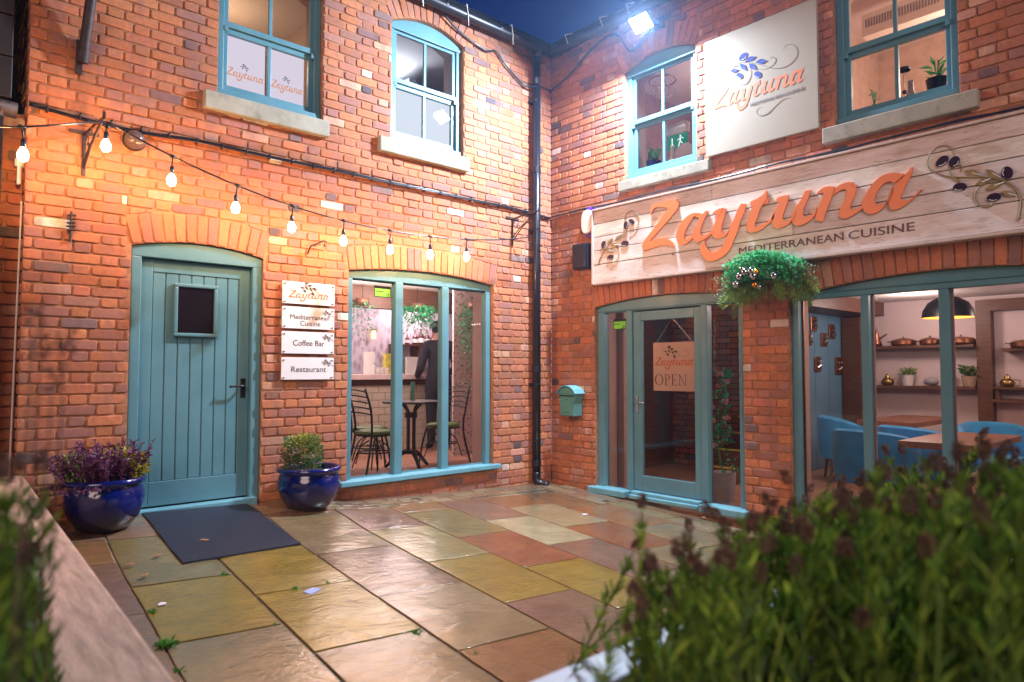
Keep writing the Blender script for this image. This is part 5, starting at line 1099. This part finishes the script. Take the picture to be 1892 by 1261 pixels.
t = thing('air_conditioner', 'white slatted air conditioning unit high in the right upstairs room', 'air conditioner', 'B', (4.0,1.1,4.5))
mb = MB(); mb.box(3.0,3.72,1.15,1.42,4.50,4.72); mb.build('casing', M['white_plastic'], t, bevel=.01)
mb = MB()
for i in range(26): mb.box(3.04+i*.024,3.052+i*.024,1.144,1.149,4.58,4.66)
mb.build('grille', M['grey_pot'], t)
# restaurant room behind the shopfront
mb = MB(); mb.box(.38,2.6,.20,.24,.061,2.299); mb.build('dark_inner_wall', M['wood_dark'], bB)  # dark wall put in for the dim interior so glass reflections show
room(bB, .37, 4.6, -6.3, .25, .06, 2.30, M['plaster'], M['wood_floor'], M['ceiling'], 'l')
mb = MB(); mb.box(1.9,4.59,-1.42,-1.34,.061,2.299)
for i in range(6): mb.box(2.3+i*.4,2.31+i*.4,-1.424,-1.421,.061,2.2)
mb.build('teal_partition', M['teal_wall'], bB)
mb = MB(); mb.box(2.4,4.59,-1.9,-1.43,2.12,2.299); mb.box(4.3,4.598,-1.68,-1.44,.061,2.11)
for (y0, y1, z0, z1) in ((-3.18,-3.02,.061,2.1),(-6.2,-3.02,2.101,2.24)): mb.box(4.45,4.598,y0,y1,z0,z1)
mb.build('timber_posts', M['wood_dark'], bB)
mb = MB(); mb.box(.40,.62,-.72,-.50,.061,2.299); mb.build('plaster_pier', M['plaster_pink'], bB)
mb = MB(); bricks(mb, -.2, 1.34, .061, 2.299, []); mb.v = [(2.58+q[1], -q[0], q[2]) for q in mb.v]; mb.build('inner_brickwork', M['brick'], bB)
mb = MB(); mb.box(2.592,2.7,-1.33,.19,.061,2.299); mb.build('back_partition', M['wood_dark'], bB)
sh = [((-3.01,-1.70),1.66,'upper dark shelf with copper pans on the restaurant back wall'),((-3.01,-1.70),1.13,'lower dark shelf with plants and brass pot on the back wall'),((-4.3,-3.30),1.60,'short dark shelf right of the timber post in the restaurant'),((-4.5,-3.19),.98,'low dark shelf under the brass tray in the restaurant')]
for (y0, y1), z, lab in sh:
    mb = MB(); mb.box(4.36,4.595,y0,y1,z,z+.035); o = mb.build('shelf', M['wood_dark'], None, base=(4.5,(y0+y1)/2,z)); tag(o, lab, 'shelf', 'dark shelves in the restaurant')
def copper_pan(y, z, lab, r_=.15):
    t = thing('copper_pan', lab, 'pan', 'A', (4.47, y, z), 'copper pans on the restaurant shelves')
    mb = MB(); mb.lathe([(.001,0),(r_*.85,0),(r_,.02),(r_,.065),(r_*.97,.067)], (4.47,y,z), 24); mb.build('pan_body', M['copper'], t, smooth='auto')
    mb = MB(); mb.lathe([(r_*.98,.068),(r_*.8,.085),(r_*.3,.1),(.001,.102)], (4.47,y,z), 24); mb.ball((4.47,y,z+.113), .014, 8); mb.build('lid', M['copper'], t, smooth=True)
    for s_ in (-1,1): mb = MB(); mb.tube([(4.47,y+s_*r_,z+.05),(4.47,y+s_*(r_+.045),z+.06),(4.47,y+s_*(r_+.05),z+.05)], .008, 6); mb.build('handle', M['copper'], t)
copper_pan(-2.18,1.696,'round copper pan with lid left of centre on the upper shelf'); copper_pan(-2.50,1.696,'copper pan behind the mullion on the upper shelf', .12); copper_pan(-2.85,1.696,'copper pan with lid at the right end of the upper shelf',.16); copper_pan(-3.55,1.636,'large copper pan on the short shelf right of the post',.18)
t = thing('coffee_pot', 'tall pointed dark coffee pot on the upper shelf', 'coffee pot', 'A', (4.47,-1.84,1.696))
mb = MB(); mb.lathe([(.001,0),(.075,0),(.06,.06),(.03,.13),(.035,.15),(.008,.22),(.001,.28)], (4.47,-1.84,1.696), 18); mb.build('pot_body', M['copper'], t, smooth=True)
mb = MB(); mb.tube([(4.47,-1.88,1.80),(4.47,-1.97,1.86)], .012, 6); mb.tube([(4.47,-1.80,1.82),(4.47,-1.73,1.79),(4.47,-1.77,1.73)], .008, 6); mb.build('spout', M['copper'], t)
def teapot(y, z, lab):
    t = thing('brass_pot', lab, 'pot', 'A', (4.47,y,z), 'brass pots in the restaurant')
    mb = MB(); mb.lathe([(.001,0),(.06,0),(.085,.05),(.06,.09),(.03,.10),(.035,.12),(.01,.15),(.001,.16)], (4.47,y,z), 18); mb.build('pot_body', M['brass'], t, smooth=True)
    mb = MB(); mb.tube([(4.47,y-.07,z+.09),(4.47,y-.13,z+.08),(4.47,y-.12,z+.02),(4.47,y-.08,z+.02)], .007, 6); mb.build('handle', M['brass'], t)
teapot(-1.97,1.166,'brass pot with handle on the lower shelf'); teapot(-3.33,1.166,'brass pot on the tray right of the timber post')
t = thing('console_stand', 'small dark console stand with brass tray right of the post', 'stand', 'A', (4.47,-3.38,1.0))
mb = MB(); mb.box(4.36,4.58,-3.55,-3.20,1.14,1.165); mb.build('top', M['wood_dark'], t)
for y in (-3.52,-3.24): mb = MB(); mb.box(4.40,4.44,y-.02,y+.02,1.016,1.139); mb.build('leg', M['wood_dark'], t)
potted(4.47,-2.22,1.166,'spiky succulent in a white pot on the lower shelf', .085,.14,'white_pot','fern',110,.07,.02,1.0,'A',hh=.09)
potted(4.47,-2.93,1.166,'variegated plant in a wicker pot on the lower shelf', .09,.13,'wicker','euon',80,.08,.04,1.0,'A',hh=.12)
prop('bowl', 'grey stone bowl lying on the lower shelf', 'bowl', lambda m: m.ball((4.47,-2.50,1.225), .075, 14, (1,1.2,.75)), M['grey_pot'], (4.47,-2.5,1.166))
prop('vase', 'small pink vase with flowers on the lower shelf', 'vase', lambda m: (m.lathe([(.001,0),(.03,.01),(.045,.07),(.015,.12),(.03,.15)], (4.47,-2.73,1.166), 14), m.ball((4.47,-2.73,1.34), .04, 8)), M['plaster_pink'], (4.47,-2.73,1.166))
# tin picture frames on the teal partition
k = 0
for x, z, s_, lab in ((3.45,1.98,.10,'top left'),(4.0,1.90,.10,'top right'),(3.30,1.78,.09,'middle left'),(3.75,1.78,.09,'middle'),(3.55,1.45,.10,'lower left'),(4.2,1.43,.12,'lower right')):
    t = thing('wall_plaque', lab+' of the six small copper plaques on the teal partition', 'plaque', 'A', (x,-1.43,z), 'copper plaques on the teal partition')
    mb = MB(); mb.box(x-s_*.9,x+s_*.9,-1.445,-1.426,z-s_,z+s_); mb.build('plate', M['copper'], t, bevel=.01)
    mb = MB(); mb.tube([(x-s_*.4,-1.45,z-s_*.5),(x,-1.47,z-s_*.2),(x+s_*.5,-1.45,z-s_*.5)], .02, 6); mb.ball((x,-1.46,z+s_*.3), .03, 8); mb.build('relief', M['steel'], t)
t = thing('pendant_lamp', 'dark dome pendant lamp glowing amber inside the big window', 'lamp', 'A', (2.4,-3.30,1.9))
mb = MB(); mb.lathe([(.235,0),(.225,.08),(.18,.155),(.10,.205),(.03,.22),(.001,.222)], (2.4,-3.30,1.90), 32); mb.build('dome', M['black_metal'], t, smooth=True)
mb = MB(); mb.lathe([(.230,.002),(.218,.078),(.174,.150),(.095,.198),(.001,.212)], (2.4,-3.30,1.90), 32); mb.build('glowing_lining', M['pend_in'], t, smooth=True)
mb = MB(); mb.tube([(2.4,-3.30,2.11),(2.4,-3.30,2.30)], .006, 5); mb.build('cord', M['black_metal'], t)
pt_light('pendant_lamp_light', (2.4,-3.3,1.95), 8, (1,.5,.15), .05)
downlight(1.5,-3.0,2.30,22,'bright ceiling light behind the second light of the big window')
downlight(1.2,-4.0,2.30,22,'bright ceiling light behind the third light of the big window')
downlight(3.6,-2.6,2.30,26,'ceiling light near the restaurant back wall')
downlight(3.6,-4.4,2.30,24,'ceiling light near the right end of the restaurant')
downlight(1.3,-1.6,2.30,7,'ceiling light just inside the glazed door')
def armchair(x, y, rot, lab):
    t = bpy.data.objects.new('armchair', None); COL.objects.link(t); t.location = (x,y,.06); t.rotation_euler = (0,0,rot); BASE[t.name] = (0,0,0); t.empty_display_size = .1
    tag(t, lab, 'armchair', 'blue velvet armchairs in the restaurant')
    mb = MB(); n = 22; vs = []; rows = 7
    for i in range(n+1):
        g = radians(-115+230*i/n); top = .77-.12*(abs(g)/radians(115))**2.2; e = 1-.0*abs(g)
        for (r_, h) in ((.285,.30),(.27,.5),(.275,top-.03),(.30,top),(.335,top-.02),(.35,.55),(.34,.28)):
            rr = r_*(1+.12*(h-.3)); vs.append((rr*sin(g)*1.05, rr*cos(g), h))
    fs = [(i*rows+k, (i+1)*rows+k, (i+1)*rows+k+1, i*rows+k+1) for i in range(n) for k in range(rows-1)]
    fs += [(i*rows+rows-1, (i+1)*rows+rows-1, (i+1)*rows, i*rows) for i in range(n)]+[tuple(range(rows)), tuple(n*rows+k for k in range(rows-1,-1,-1))]
    mb.add(vs, fs); mb.build('backrest', M['blue_velvet'], t, smooth='auto')
    mb = MB(); mb.box(-.26,.26,-.29,.24,.30,.44); mb.build('seat', M['blue_velvet'], t, bevel=.05)
    for sx in (-1,1):
        for sy in (-.24,.22):
            mb = MB(); mb.tube([(sx*.2,sy,.30),(sx*.24,sy*1.15,0)], [.026,.014], 8); mb.build('leg', M['wood_dark'], t)
armchair(2.9,-2.1,.55,'blue wing armchair by the teal partition, leftmost')
armchair(1.3,-2.98,1.35,'blue armchair seen from behind just right of the first mullion')
armchair(2.75,-3.62,-.9,'blue armchair at the far right end of the long table')
armchair(2.0,-3.12,1.2,'blue armchair seen from behind between the two wooden tables')
armchair(.95,-4.5,2.6,'teal blue armchair at the right edge behind the bush')
def table(x0,x1,y0,y1,z,lab):
    t = thing('restaurant_table', lab, 'table', 'A', ((x0+x1)/2,(y0+y1)/2,.06))
    mb = MB(); mb.box(x0,x1,y0,y1,z-.055,z); mb.build('tabletop', M['table_wood'], t, bevel=.006)
    cx, cy = (x0+x1)/2, (y0+y1)/2
    mb = MB(); mb.box(cx-.05,cx+.05,cy-.05,cy+.05,.075,z-.056); mb.box(cx-.25,cx+.25,cy-.2,cy+.2,.061,.0745); mb.build('pedestal', M['black_metal'], t)
table(2.65,4.05,-2.90,-2.28,.80,'far wooden table between the blue armchairs')
table(.52,1.78,-4.02,-3.45,.80,'near dark wooden table just inside the big window')
t = thing('wooden_chair', 'dark cross back wooden chair at the right edge of the big window', 'chair', 'A', (2.6,-4.25,.06))
mb = MB()
for s_ in (-.2,.2): mb.tube([(2.75,-4.2+s_,.06),(2.8,-4.2+s_,.5),(2.9,-4.2+s_,.95)], .02, 7)
mb.tube([(2.9,-4.42,.95),(2.93,-4.2,.97),(2.9,-3.98,.95)], .022, 7); mb.tube([(2.82,-4.4,.55),(2.9,-4.0,.92)], .014, 6); mb.tube([(2.82,-4.0,.55),(2.9,-4.4,.92)], .014, 6)
for s_ in (-.2,.2): mb.tube([(2.35,-4.2+s_,.06),(2.38,-4.2+s_,.5)], .02, 7)
mb.build('frame', M['black_metal'], t); mb = MB(); mb.box(2.35,2.82,-4.42,-3.98,.5,.54); mb.build('seat', M['wood_dark'], t, bevel=.01)
# rose stems inside the right side light
t = thing('rose_arrangement', 'pink roses climbing in a grey pot inside the side light right of the door', 'flowers', 'B', (1.80,.62,.06))
mb = MB(); mb.lathe([(.001,0),(.10,0),(.12,.3),(.11,.3),(.001,.27)], (1.80,.62,.06), 20); mb.build('pot', M['grey_pot'], t, smooth='auto')
mb = MB(); rs = MB()
for i in range(130):
    z = R.uniform(.35,1.35); u = 1.80+.06*sin(z*5)+R.uniform(-.09,.09); mb.leaf((u,.62+R.uniform(-.08,.08),z), (R.uniform(-1,1),R.uniform(-1,1),R.uniform(-.4,.8)), .07, .035)
mb.tube(smooth_pts([(1.80,.62,.3),(1.75,.6,.7),(1.84,.62,1.0),(1.82,.6,1.4)],4), .008, 6); mb.build('leaves', M['hangleaf'], t)
for u, z in ((1.81,1.33),(1.80,1.22),(1.88,1.26),(1.71,1.0),(1.71,.86),(1.74,.62),(1.86,1.06),(1.88,.9)):
    for k in range(22): g = R.uniform(0,6.3); q = R.uniform(0,1); rs.leaf((u+.012*cos(g),.58+.01*sin(g),z), (cos(g)*q,-.6,sin(g)*q), .042, .034)
rs.build('flowers', M['rose'], t)
# teal stair stringer behind the door
t = thing('staircase', 'teal stair with yellow nosings inside the glazed door', 'stairs', 'A', (2.0,-.95,.06))
mb = MB()
for i in range(6): mb.box(1.6+i*.25,1.62+i*.25+.25,-1.33,-.96,.061+i*.18,.061+(i+1)*.18-.004)
mb.build('steps', M['wood_dark'], t); mb = MB()
for i in range(6): mb.box(1.59+i*.25,1.63+i*.25,-1.33,-.96,.061+(i+1)*.18-.003,.061+(i+1)*.18+.012)
mb.build('nosings', simple('yellow_nosing', (.55,.42,.05), .5), t)
# ---------------------------------------------------------------- pots, mat, garland, litter
t = thing('plant_pot', 'wide blue glazed pot of purple and yellow plants at the left of the blue door', 'plant pot', 'A', (-4.45,-.30,gz(-4.45,-.3)), 'blue glazed pots beside the blue door')
def glazed(t, c, s=1.0, sz=1.0):
    pr = [(.001,.0),(.15,.0),(.17,.012),(.225,.08),(.255,.16),(.262,.215),(.250,.265),(.237,.285),(.238,.292),(.262,.30),(.268,.318),(.258,.335),(.242,.338),(.232,.325),(.226,.29),(.001,.285)]
    mb = MB(); mb.lathe([(r*s,h*sz) for r,h in pr[:-1]], c, 48); mb.build('pot', M['pot_blue'], t, smooth=True)
    mb = MB(); mb.lathe([(.23*s,.288*sz),(.15*s,.295*sz),(.001,.29*sz)], c, 24); mb.build('soil', M['soil'], t, smooth=True)
c = (-4.45,-.30,gz(-4.45,-.3)-.004); glazed(t, c, .90, 1.0)
mb = MB(); 
for i in range(120):
    a = R.uniform(0,6.3); q = .21*sqrt(R.random()); bx, by = c[0]-.03+q*cos(a), c[1]+q*sin(a); lean = Vector((cos(a)*.5*q/.19-.12, sin(a)*.45*q/.19, 1)); L = R.uniform(.14,.29)
    if i < 4: lean = Vector((1.1,-.1,.5+.25*i)); L = .26+.03*i
    if 5 <= i <= 22: lean = Vector((-.7,-.5,-.05)); 
    p0 = Vector((bx,by,c[2]+.30)); p1 = p0+lean.normalized()*L; mb.tube([p0,p1], .0025, 4)
    for k in range(26):
        f = R.uniform(.25,1); p = p0.lerp(p1, f); mb.leaf(p, (R.uniform(-1,1),R.uniform(-1,1),R.uniform(-.3,1)), R.uniform(.022,.040), R.uniform(.013,.022))
mb.build('purple_foliage', M['purpleleaf'], t)
mb = MB()
for i in range(260):
    a = R.uniform(-1.0,1.2); q = R.uniform(.12,.235); mb.leaf((c[0]+q*cos(a),c[1]-.02+q*sin(a)*.8,c[2]+R.uniform(.33,.47)), (cos(a)+R.uniform(-.5,.5),sin(a)-.4,R.uniform(0,1)), R.uniform(.03,.05), R.uniform(.025,.04))
for i in range(50): mb.leaf((c[0]+R.uniform(-.05,.12),c[1]-.05+R.uniform(-.05,.05),c[2]+R.uniform(.46,.52)), (R.uniform(-1,1),R.uniform(-1,1),.8), .03, .02)
mb.build('yellow_foliage', M['yellowleaf'], t)
mb = MB()
for i in range(200): mb.leaf((c[0]-.17+R.uniform(-.06,.05),c[1]+R.uniform(-.1,.05),c[2]+R.uniform(.31,.50)), (R.uniform(-.6,.6),R.uniform(-.6,.6),1), .03, .014)
mb.build('green_foliage', M['fern'], t)
cb = (-3.02,-.285,gz(-3.02,-.285)-.004)
t = thing('plant_pot', 'blue glazed pot with a small variegated shrub below the white signs', 'plant pot', 'A', cb, 'blue glazed pots beside the blue door'); glazed(t, cb, .93, .98)
mb = MB()
for i in range(1500):
    a = R.uniform(0,6.3); h = R.random(); rr = .165*sqrt(R.random())*(1.0-.35*abs(h-.4)); z = cb[2]+.30+h*.27
    mb.leaf((cb[0]-.06+rr*cos(a),cb[1]+rr*sin(a)*.8,z), (cos(a)+R.uniform(-.6,.6),sin(a)+R.uniform(-.6,.6),R.uniform(-.1,1)), R.uniform(.024,.040), R.uniform(.012,.019))
mb.build('shrub', M['euon'], t)
mb = MB()
for i in range(420):
    a = R.uniform(0,6.3); rr = .14*sqrt(R.random()); mb.leaf((cb[0]-.05+rr*cos(a),cb[1]+rr*sin(a)*.8,cb[2]+R.uniform(.50,.61)-rr*.35), (cos(a)*.6,sin(a)*.6,1), .022, .011)
mb.build('yellow_tips', M['yellowleaf'], t)
mb = MB()
for i in range(26): mb.leaf((cb[0]-.15,cb[1]-.06,cb[2]+.47), (R.uniform(-1,1),R.uniform(-1,.3),R.uniform(-.6,1)), .035, .03)
for i in range(10): mb.leaf((cb[0]-.03,cb[1]-.11,cb[2]+.42), (R.uniform(-1,1),-.8,R.uniform(-.6,1)), .022, .02)
mb.build('white_flower', M['white_pot'], t)
mb = MB()
for i in range(160): mb.leaf((cb[0]-.16+R.uniform(-.05,.05),cb[1]+R.uniform(-.07,.05),cb[2]+R.uniform(.30,.44)), (R.uniform(-.8,.5),R.uniform(-.6,.6),.8), .022, .010)
mb.build('brown_foliage', M['lavhead'], t)
mm = [(-4.205,-1.165),(-3.45,-1.095),(-3.42,-.045),(-4.165,-.045)]
mb = MB(); n = 8
P = lambda i, j, d: (lambda x, y: (x, y, gz(x,y)+d))(*[(mm[0][k]*(1-i)+mm[1][k]*i)*(1-j)+(mm[3][k]*(1-i)+mm[2][k]*i)*j for k in (0,1)])
for i in range(n):
    for j in range(n): mb.quad(P(i/n,j/n,.013),P((i+1)/n,j/n,.013),P((i+1)/n,(j+1)/n,.013),P(i/n,(j+1)/n,.013))
for e in range(4):
    for i in range(n):
        f, g = i/n, (i+1)/n; A1, A2 = [((f,0),(g,0)),((1,f),(1,g)),((1-f,1),(1-g,1)),((0,1-f),(0,1-g))][e]; mb.quad(P(*A1,-.0),P(*A2,-.0),P(*A2,.013),P(*A1,.013))
o = mb.build('door_mat', M['mat'], None, base=(-3.8,-.6,gz(-3.8,-.6)), smooth='auto'); tag(o, 'dark ribbed rubber mat lying in front of the blue door', 'mat')
t = thing('garland', 'green fern garland with silver baubles hanging over the brick pier', 'garland', 'B', (2.68,-.15,2.0))
def frond(mb, p, d, L, lw=.05, n=12):
    p = Vector(p); d = Vector(d).normalized(); side = d.cross(Vector((0,-1,.2))).normalized(); q = p.copy(); dd = d.copy()
    for i in range(n):
        dd = (dd+Vector((0,-.02,-.06))).normalized(); q2 = q+dd*L/n; s = sin(pi*(i+1.2)/(n+2))*lw
        mb.tube([q,q2], .002, 3, cap=False)
        for sg in (-1,1): mb.leaf(q, side*sg+dd*.6, s, .009)
        q = q2
ga = MB(); gb = MB(); gc = MB()
for i in range(70):
    u = R.uniform(2.40,3.0); a = R.uniform(-2.7,-.4) if R.random() < .75 else R.uniform(-.4,.5)
    f = (u-2.68)/.32; c_ = Vector((u,-.12+R.uniform(-.06,.04),2.20-.10*abs(f)+R.uniform(-.05,.05)))
    dx = f*.8+R.uniform(-.5,.5); frond(gc, c_, (dx, -.35, -1.0+R.uniform(-.2,.6)), R.uniform(.18,.30), .065)
for i in range(2600):
    u = 2.68+R.gauss(0,.19); 
    if not 2.35 < u < 3.03: continue
    z = 2.285-.5*(u-2.66)**2*1.6+R.uniform(-.17,.05); ga.leaf((u,-.14+R.uniform(-.13,.08),z), (R.uniform(-1,1),-.5+R.uniform(-.6,.4),R.uniform(-.3,1)), R.uniform(.03,.055), R.uniform(.018,.034))
for i in range(900):
    s_ = R.random() < .45; u = (2.32 if s_ else 3.0)+R.gauss(0,.06); z = R.uniform(1.98,2.20) if s_ else R.uniform(1.93,2.22)
    gb.leaf((u,-.12+R.uniform(-.09,.06),z), (R.uniform(-1,1),-.5,R.uniform(-1,.6)), R.uniform(.022,.04), R.uniform(.008,.014))
gc.build('fern_fronds', M['fern'], t); ga.build('bright_leaves', M['greenleaf'], t); gb.build('trailing_tips', leafmat('pale_trailing', [(.18,.22,.10),(.12,.18,.06),(.25,.24,.14)]), t)
for u, z, m_, r_ in ((2.52,2.155,'chrome_ball',.034),(2.57,2.185,'chrome_ball',.036),(2.63,2.19,'chrome_ball',.034),(2.65,2.145,'chrome_ball',.036),(2.49,2.09,'chrome_ball',.036),(2.83,2.13,'chrome_ball',.034),(2.545,2.22,'chrome_ball',.024),(2.675,2.175,'gold_ball',.028),(2.66,2.07,'gold_ball',.026),(2.70,2.05,'chrome_ball',.022)):
    mb = MB(); mb.ball((u,-.27,z), r_, 16); mb.build('bauble', M[m_], t, smooth=True)
def flat(name, lab, cat, pts, mat, x, y, rot=0, h=.004):
    mb = MB(); q = [(x+a*cos(rot)-b*sin(rot), y+a*sin(rot)+b*cos(rot)) for a, b in pts]; n = len(q)
    vs = [(a, b, gz(a,b)+h+(.004 if i % 2 else 0)) for i, (a, b) in enumerate(q)]+[(a, b, gz(a,b)+h-.002) for a, b in q]
    mb.add(vs, [tuple(range(n)), tuple(range(2*n-1,n-1,-1))]+[(i,n+i,n+(i+1)%n,(i+1)%n) for i in range(n)])
    o = mb.build(name, M[mat], None, base=(x,y,gz(x,y))); tag(o, lab, cat)
flat('card', 'small blue and white card lying on the paving', 'card', [(-.045,-.028),(.045,-.028),(.045,.028),(-.045,.028)], 'paper_blue', -3.78,-1.965, .5)
flat('paper_scrap', 'crumpled white paper scrap lying on the ochre slab', 'litter', [(-.02,-.012),(.012,-.018),(.022,.010),(0,.018),(-.016,.01)], 'paper', -4.478,-1.77)
flat('paper_scrap', 'small white scrap lying near the glazed door', 'litter', [(-.03,-.012),(.02,-.018),(.032,.010),(-.02,.018)], 'paper', -.92,-1.35)
for i, (x, y, lab) in enumerate(((-4.30,-.98,'curled dry leaf on the left edge of the mat'),(-3.98,-.80,'dry leaf lying on the middle of the mat'),(-4.47,-1.08,'brown dry leaf beside the pot on the paving'),(-4.45,-1.32,'dark dry leaf in the joint left of the olive slab'))):
    flat('fallen_leaf', lab, 'leaf', [(-.03,0),(-.01,.012),(.02,.008),(.035,0),(.015,-.012),(-.012,-.01)], 'dryleaf', x, y, R.uniform(-1,1), .018)
for i, (x, y, n_, s_) in enumerate(((-4.42,-2.58,60,.05),(-3.96,-1.72,26,.03),(-4.40,-2.15,26,.03),(-3.42,-2.98,22,.03),(-3.95,-2.57,10,.02),(-3.70,-2.14,24,.03),(-3.50,-2.11,20,.02),(-4.43,-2.85,20,.03),(-2.3,-2.4,8,.02),(-3.3,-3.3,14,.02))):
    n0, m0 = x, y; X, Y = nm2xy(n0, m0); mb = MB()
    for k in range(n_): a = R.uniform(0,6.3); mb.leaf((X+R.uniform(-s_,s_)*.5,Y+R.uniform(-s_,s_)*.7,gz(X,Y)-.006), (cos(a),sin(a),R.uniform(.3,1.2)), R.uniform(.4,1)*s_, s_*.3)
    o = mb.build('weed', M['weed'], None, base=(X,Y,gz(X,Y))); tag(o, ['leafy weed, the largest, in the joint at the bottom left','small weed at the joint below the mat','small weed left of the ochre slab with the paper scrap','tiny weed in the joint at the bottom middle','tiny weed at the corner between ochre slabs','weed strip in the joint above the blue card','weed tuft in the joint right of the blue card','weed in the dark joint at the lowest left','tiny weed in the joint between red and ochre slabs','tiny weed in the joint at the bottom edge'][i], 'weed', 'weeds in the paving joints')
# drain cover by the window
mb = MB(); x, y = -1.95, -.22; mb.tube([(x,y,gz(x,y)),(x,y,gz(x,y)+.012)], .055, 20); o = mb.build('drain_cover', M['steel'], None, base=(x,y,gz(x,y)), bevel=.002); tag(o, 'small round metal cover set in the setts under the cafe window', 'cover')
# ---------------------------------------------------------------- planters and lavender in the foreground
t = thing('timber_planter', 'sleeper planter along the left edge with lavender in it', 'planter', 'A', (-5.1,-2.4,.25))
for z0, z1 in ((.10,.39),(.40,.695)):
    mb = MB(); a0, a1, b0, b1 = (-5.05,-4.7),(-4.875,-.12),(-5.075,-.12),(-5.25,-4.7)
    vs = [(*q, z0) for q in (a0,a1,b1,b0)]; vs = [(a0[0],a0[1],z0),(a1[0],a1[1],z0),(b0[0],b0[1],z0),(b1[0],b1[1],z0),(a0[0],a0[1],z1),(a1[0],a1[1],z1),(b0[0],b0[1],z1),(b1[0],b1[1],z1)]
    mb.add(vs, [(3,2,1,0),(4,5,6,7),(0,1,5,4),(1,2,6,5),(2,3,7,6),(3,0,4,7)]); mb.build('sleeper', M['timber'], t, bevel=.01)
mb = MB(); mb.box(-6.6,-5.26,-4.7,-.12,.1,.60); mb.build('soil', M['soil'], t)
t = thing('pale_planter', 'pale timber planter in the right foreground holding a lavender bush', 'planter', 'A', (-3.6,-5.0,.1))
mb = MB(); mb.box(-4.52,-2.4,-4.56,-4.44,.60,.70); mb.box(-4.52,-4.40,-5.9,-4.561,.60,.70); mb.build('rim', M['timber_pale'], t, bevel=.008)
mb = MB(); mb.box(-4.50,-2.42,-4.50,-4.45,-.1,.599); mb.box(-4.50,-4.45,-5.9,-4.501,-.1,.599); mb.build('side_boards', M['timber_pale'], t)
mb = MB(); mb.box(-4.44,-2.5,-5.9,-4.57,-.1,.66); mb.build('soil', M['soil'], t)
camp = Vector((-5.4817,-5.5342))
def lavender(label, spots, ztop, base_z, lean=.15, heads=.6, nl=(36,58)):
    fo, hd = MB(), MB(); zs = []
    for x, y in spots:
        zt = ztop(x, y)+R.gauss(0,.035)-(.0 if R.random() < .5 else R.uniform(0,.13)); p1 = Vector((x, y, zt)); p0 = Vector((x+R.uniform(-lean,lean), y+R.uniform(-lean,lean), base_z))
        d = (p1-p0).normalized(); L = (p1-p0).length; fo.tube([p0, p0.lerp(p1,.6), p1], [.003,.0025,.0016], 4, cap=False)
        for k in range(R.randint(*nl)):
            f = 1-R.random()**1.5*min(1, .42/L); p = p0.lerp(p1, f); a = R.uniform(0,6.3); s_ = .55+.45*min(1,(1-f)*L/.08)
            fo.leaf(p, d*1.5+Vector((cos(a),sin(a),0)), R.uniform(.036,.060)*s_, R.uniform(.006,.010))
        if R.random() < heads:
            q = p1+d*R.uniform(.01,.05); fo.tube([p1,q], .0015, 3, cap=False)
            for k in range(60): a = R.uniform(0,6.3); h = R.uniform(0,.030); rr = .0055*sin(pi*min(1,(h+.008)/.040)); hd.leaf(q+d*h+Vector((cos(a)*rr,sin(a)*rr,0)), d*.9+Vector((cos(a),sin(a),0)), .010, .007)
    t = thing('lavender_bush', label, 'bush', 'A', (spots[0][0], spots[0][1], base_z))
    fo.build('foliage', M['lav'], t); hd.build('flower_heads', M['lavhead'], t)
sp = []
while len(sp) < 620:
    x, y = R.uniform(-4.7,-2.7), R.uniform(-5.72,-4.48); v_ = Vector((x,y))-camp; d = v_.length; a = v_.y/max(.01,v_.x)
    if a > .84 or d < 1.02 or x < -4.62: continue
    if R.random() > min(1, 1.5/d): continue
    sp.append((x, y))
def ztr(x, y):
    v_ = Vector((x,y))-camp; d = v_.length; a = v_.y/v_.x; dd = d*cos(atan2(v_.y,v_.x)-radians(47.8))
    return 1.285-(.05+.262*max(0,a))*dd-.02*sin(x*17)*cos(y*13)
lavender('big blurred lavender bush with dark seed heads filling the lower right foreground', sp, ztr, .66)
sp = []
while len(sp) < 150:
    x, y = R.uniform(-5.62,-5.20), R.uniform(-4.5,-3.6)
    if x > -5.33+(y+4.5)*.10: continue
    sp.append((x, y))
lavender('blurred green lavender clump at the left edge of the foreground', sp, lambda x, y: 1.36-.19*((Vector((x,y))-camp).length), .6, .08, .5)
mb = MB()
for (x, y, z) in ((-5.36,-4.50,1.405),(-5.35,-4.48,1.37),(-5.335,-4.47,1.33),(-5.32,-4.46,1.375)):
    for k in range(24): a = R.uniform(0,6.3); h = R.uniform(0,.035); mb.leaf((x+.006*cos(a),y+.006*sin(a),z+h), (cos(a),sin(a),1), .011, .007)
    mb.tube([(x-.02,y,.65),(x,y,z)], .0013, 4)
o = mb.build('dry_stems', M['lavhead'], None, base=(-5.35,-4.5,.65)); tag(o, 'few thin dry flower stems rising before the left brick wall', 'stems')
# ---------------------------------------------------------------- drizzle haze, added to give the floodlight its halo
hm = bpy.data.materials.new('drizzle_haze'); hm.use_nodes = True; nt = hm.node_tree; nt.nodes.clear()
pv = nt.nodes.new('ShaderNodeVolumePrincipled'); pv.inputs['Color'].default_value = (.42,.62,1,1); pv.inputs['Density'].default_value = .0020; pv.inputs['Anisotropy'].default_value = .72
ho = nt.nodes.new('ShaderNodeOutputMaterial'); nt.links.new(pv.outputs[0], ho.inputs['Volume'])
mb = MB(); mb.box(-9,8,-9,7,-2.3,6.5); mb.build('haze', hm, None)['kind'] = 'stuff'
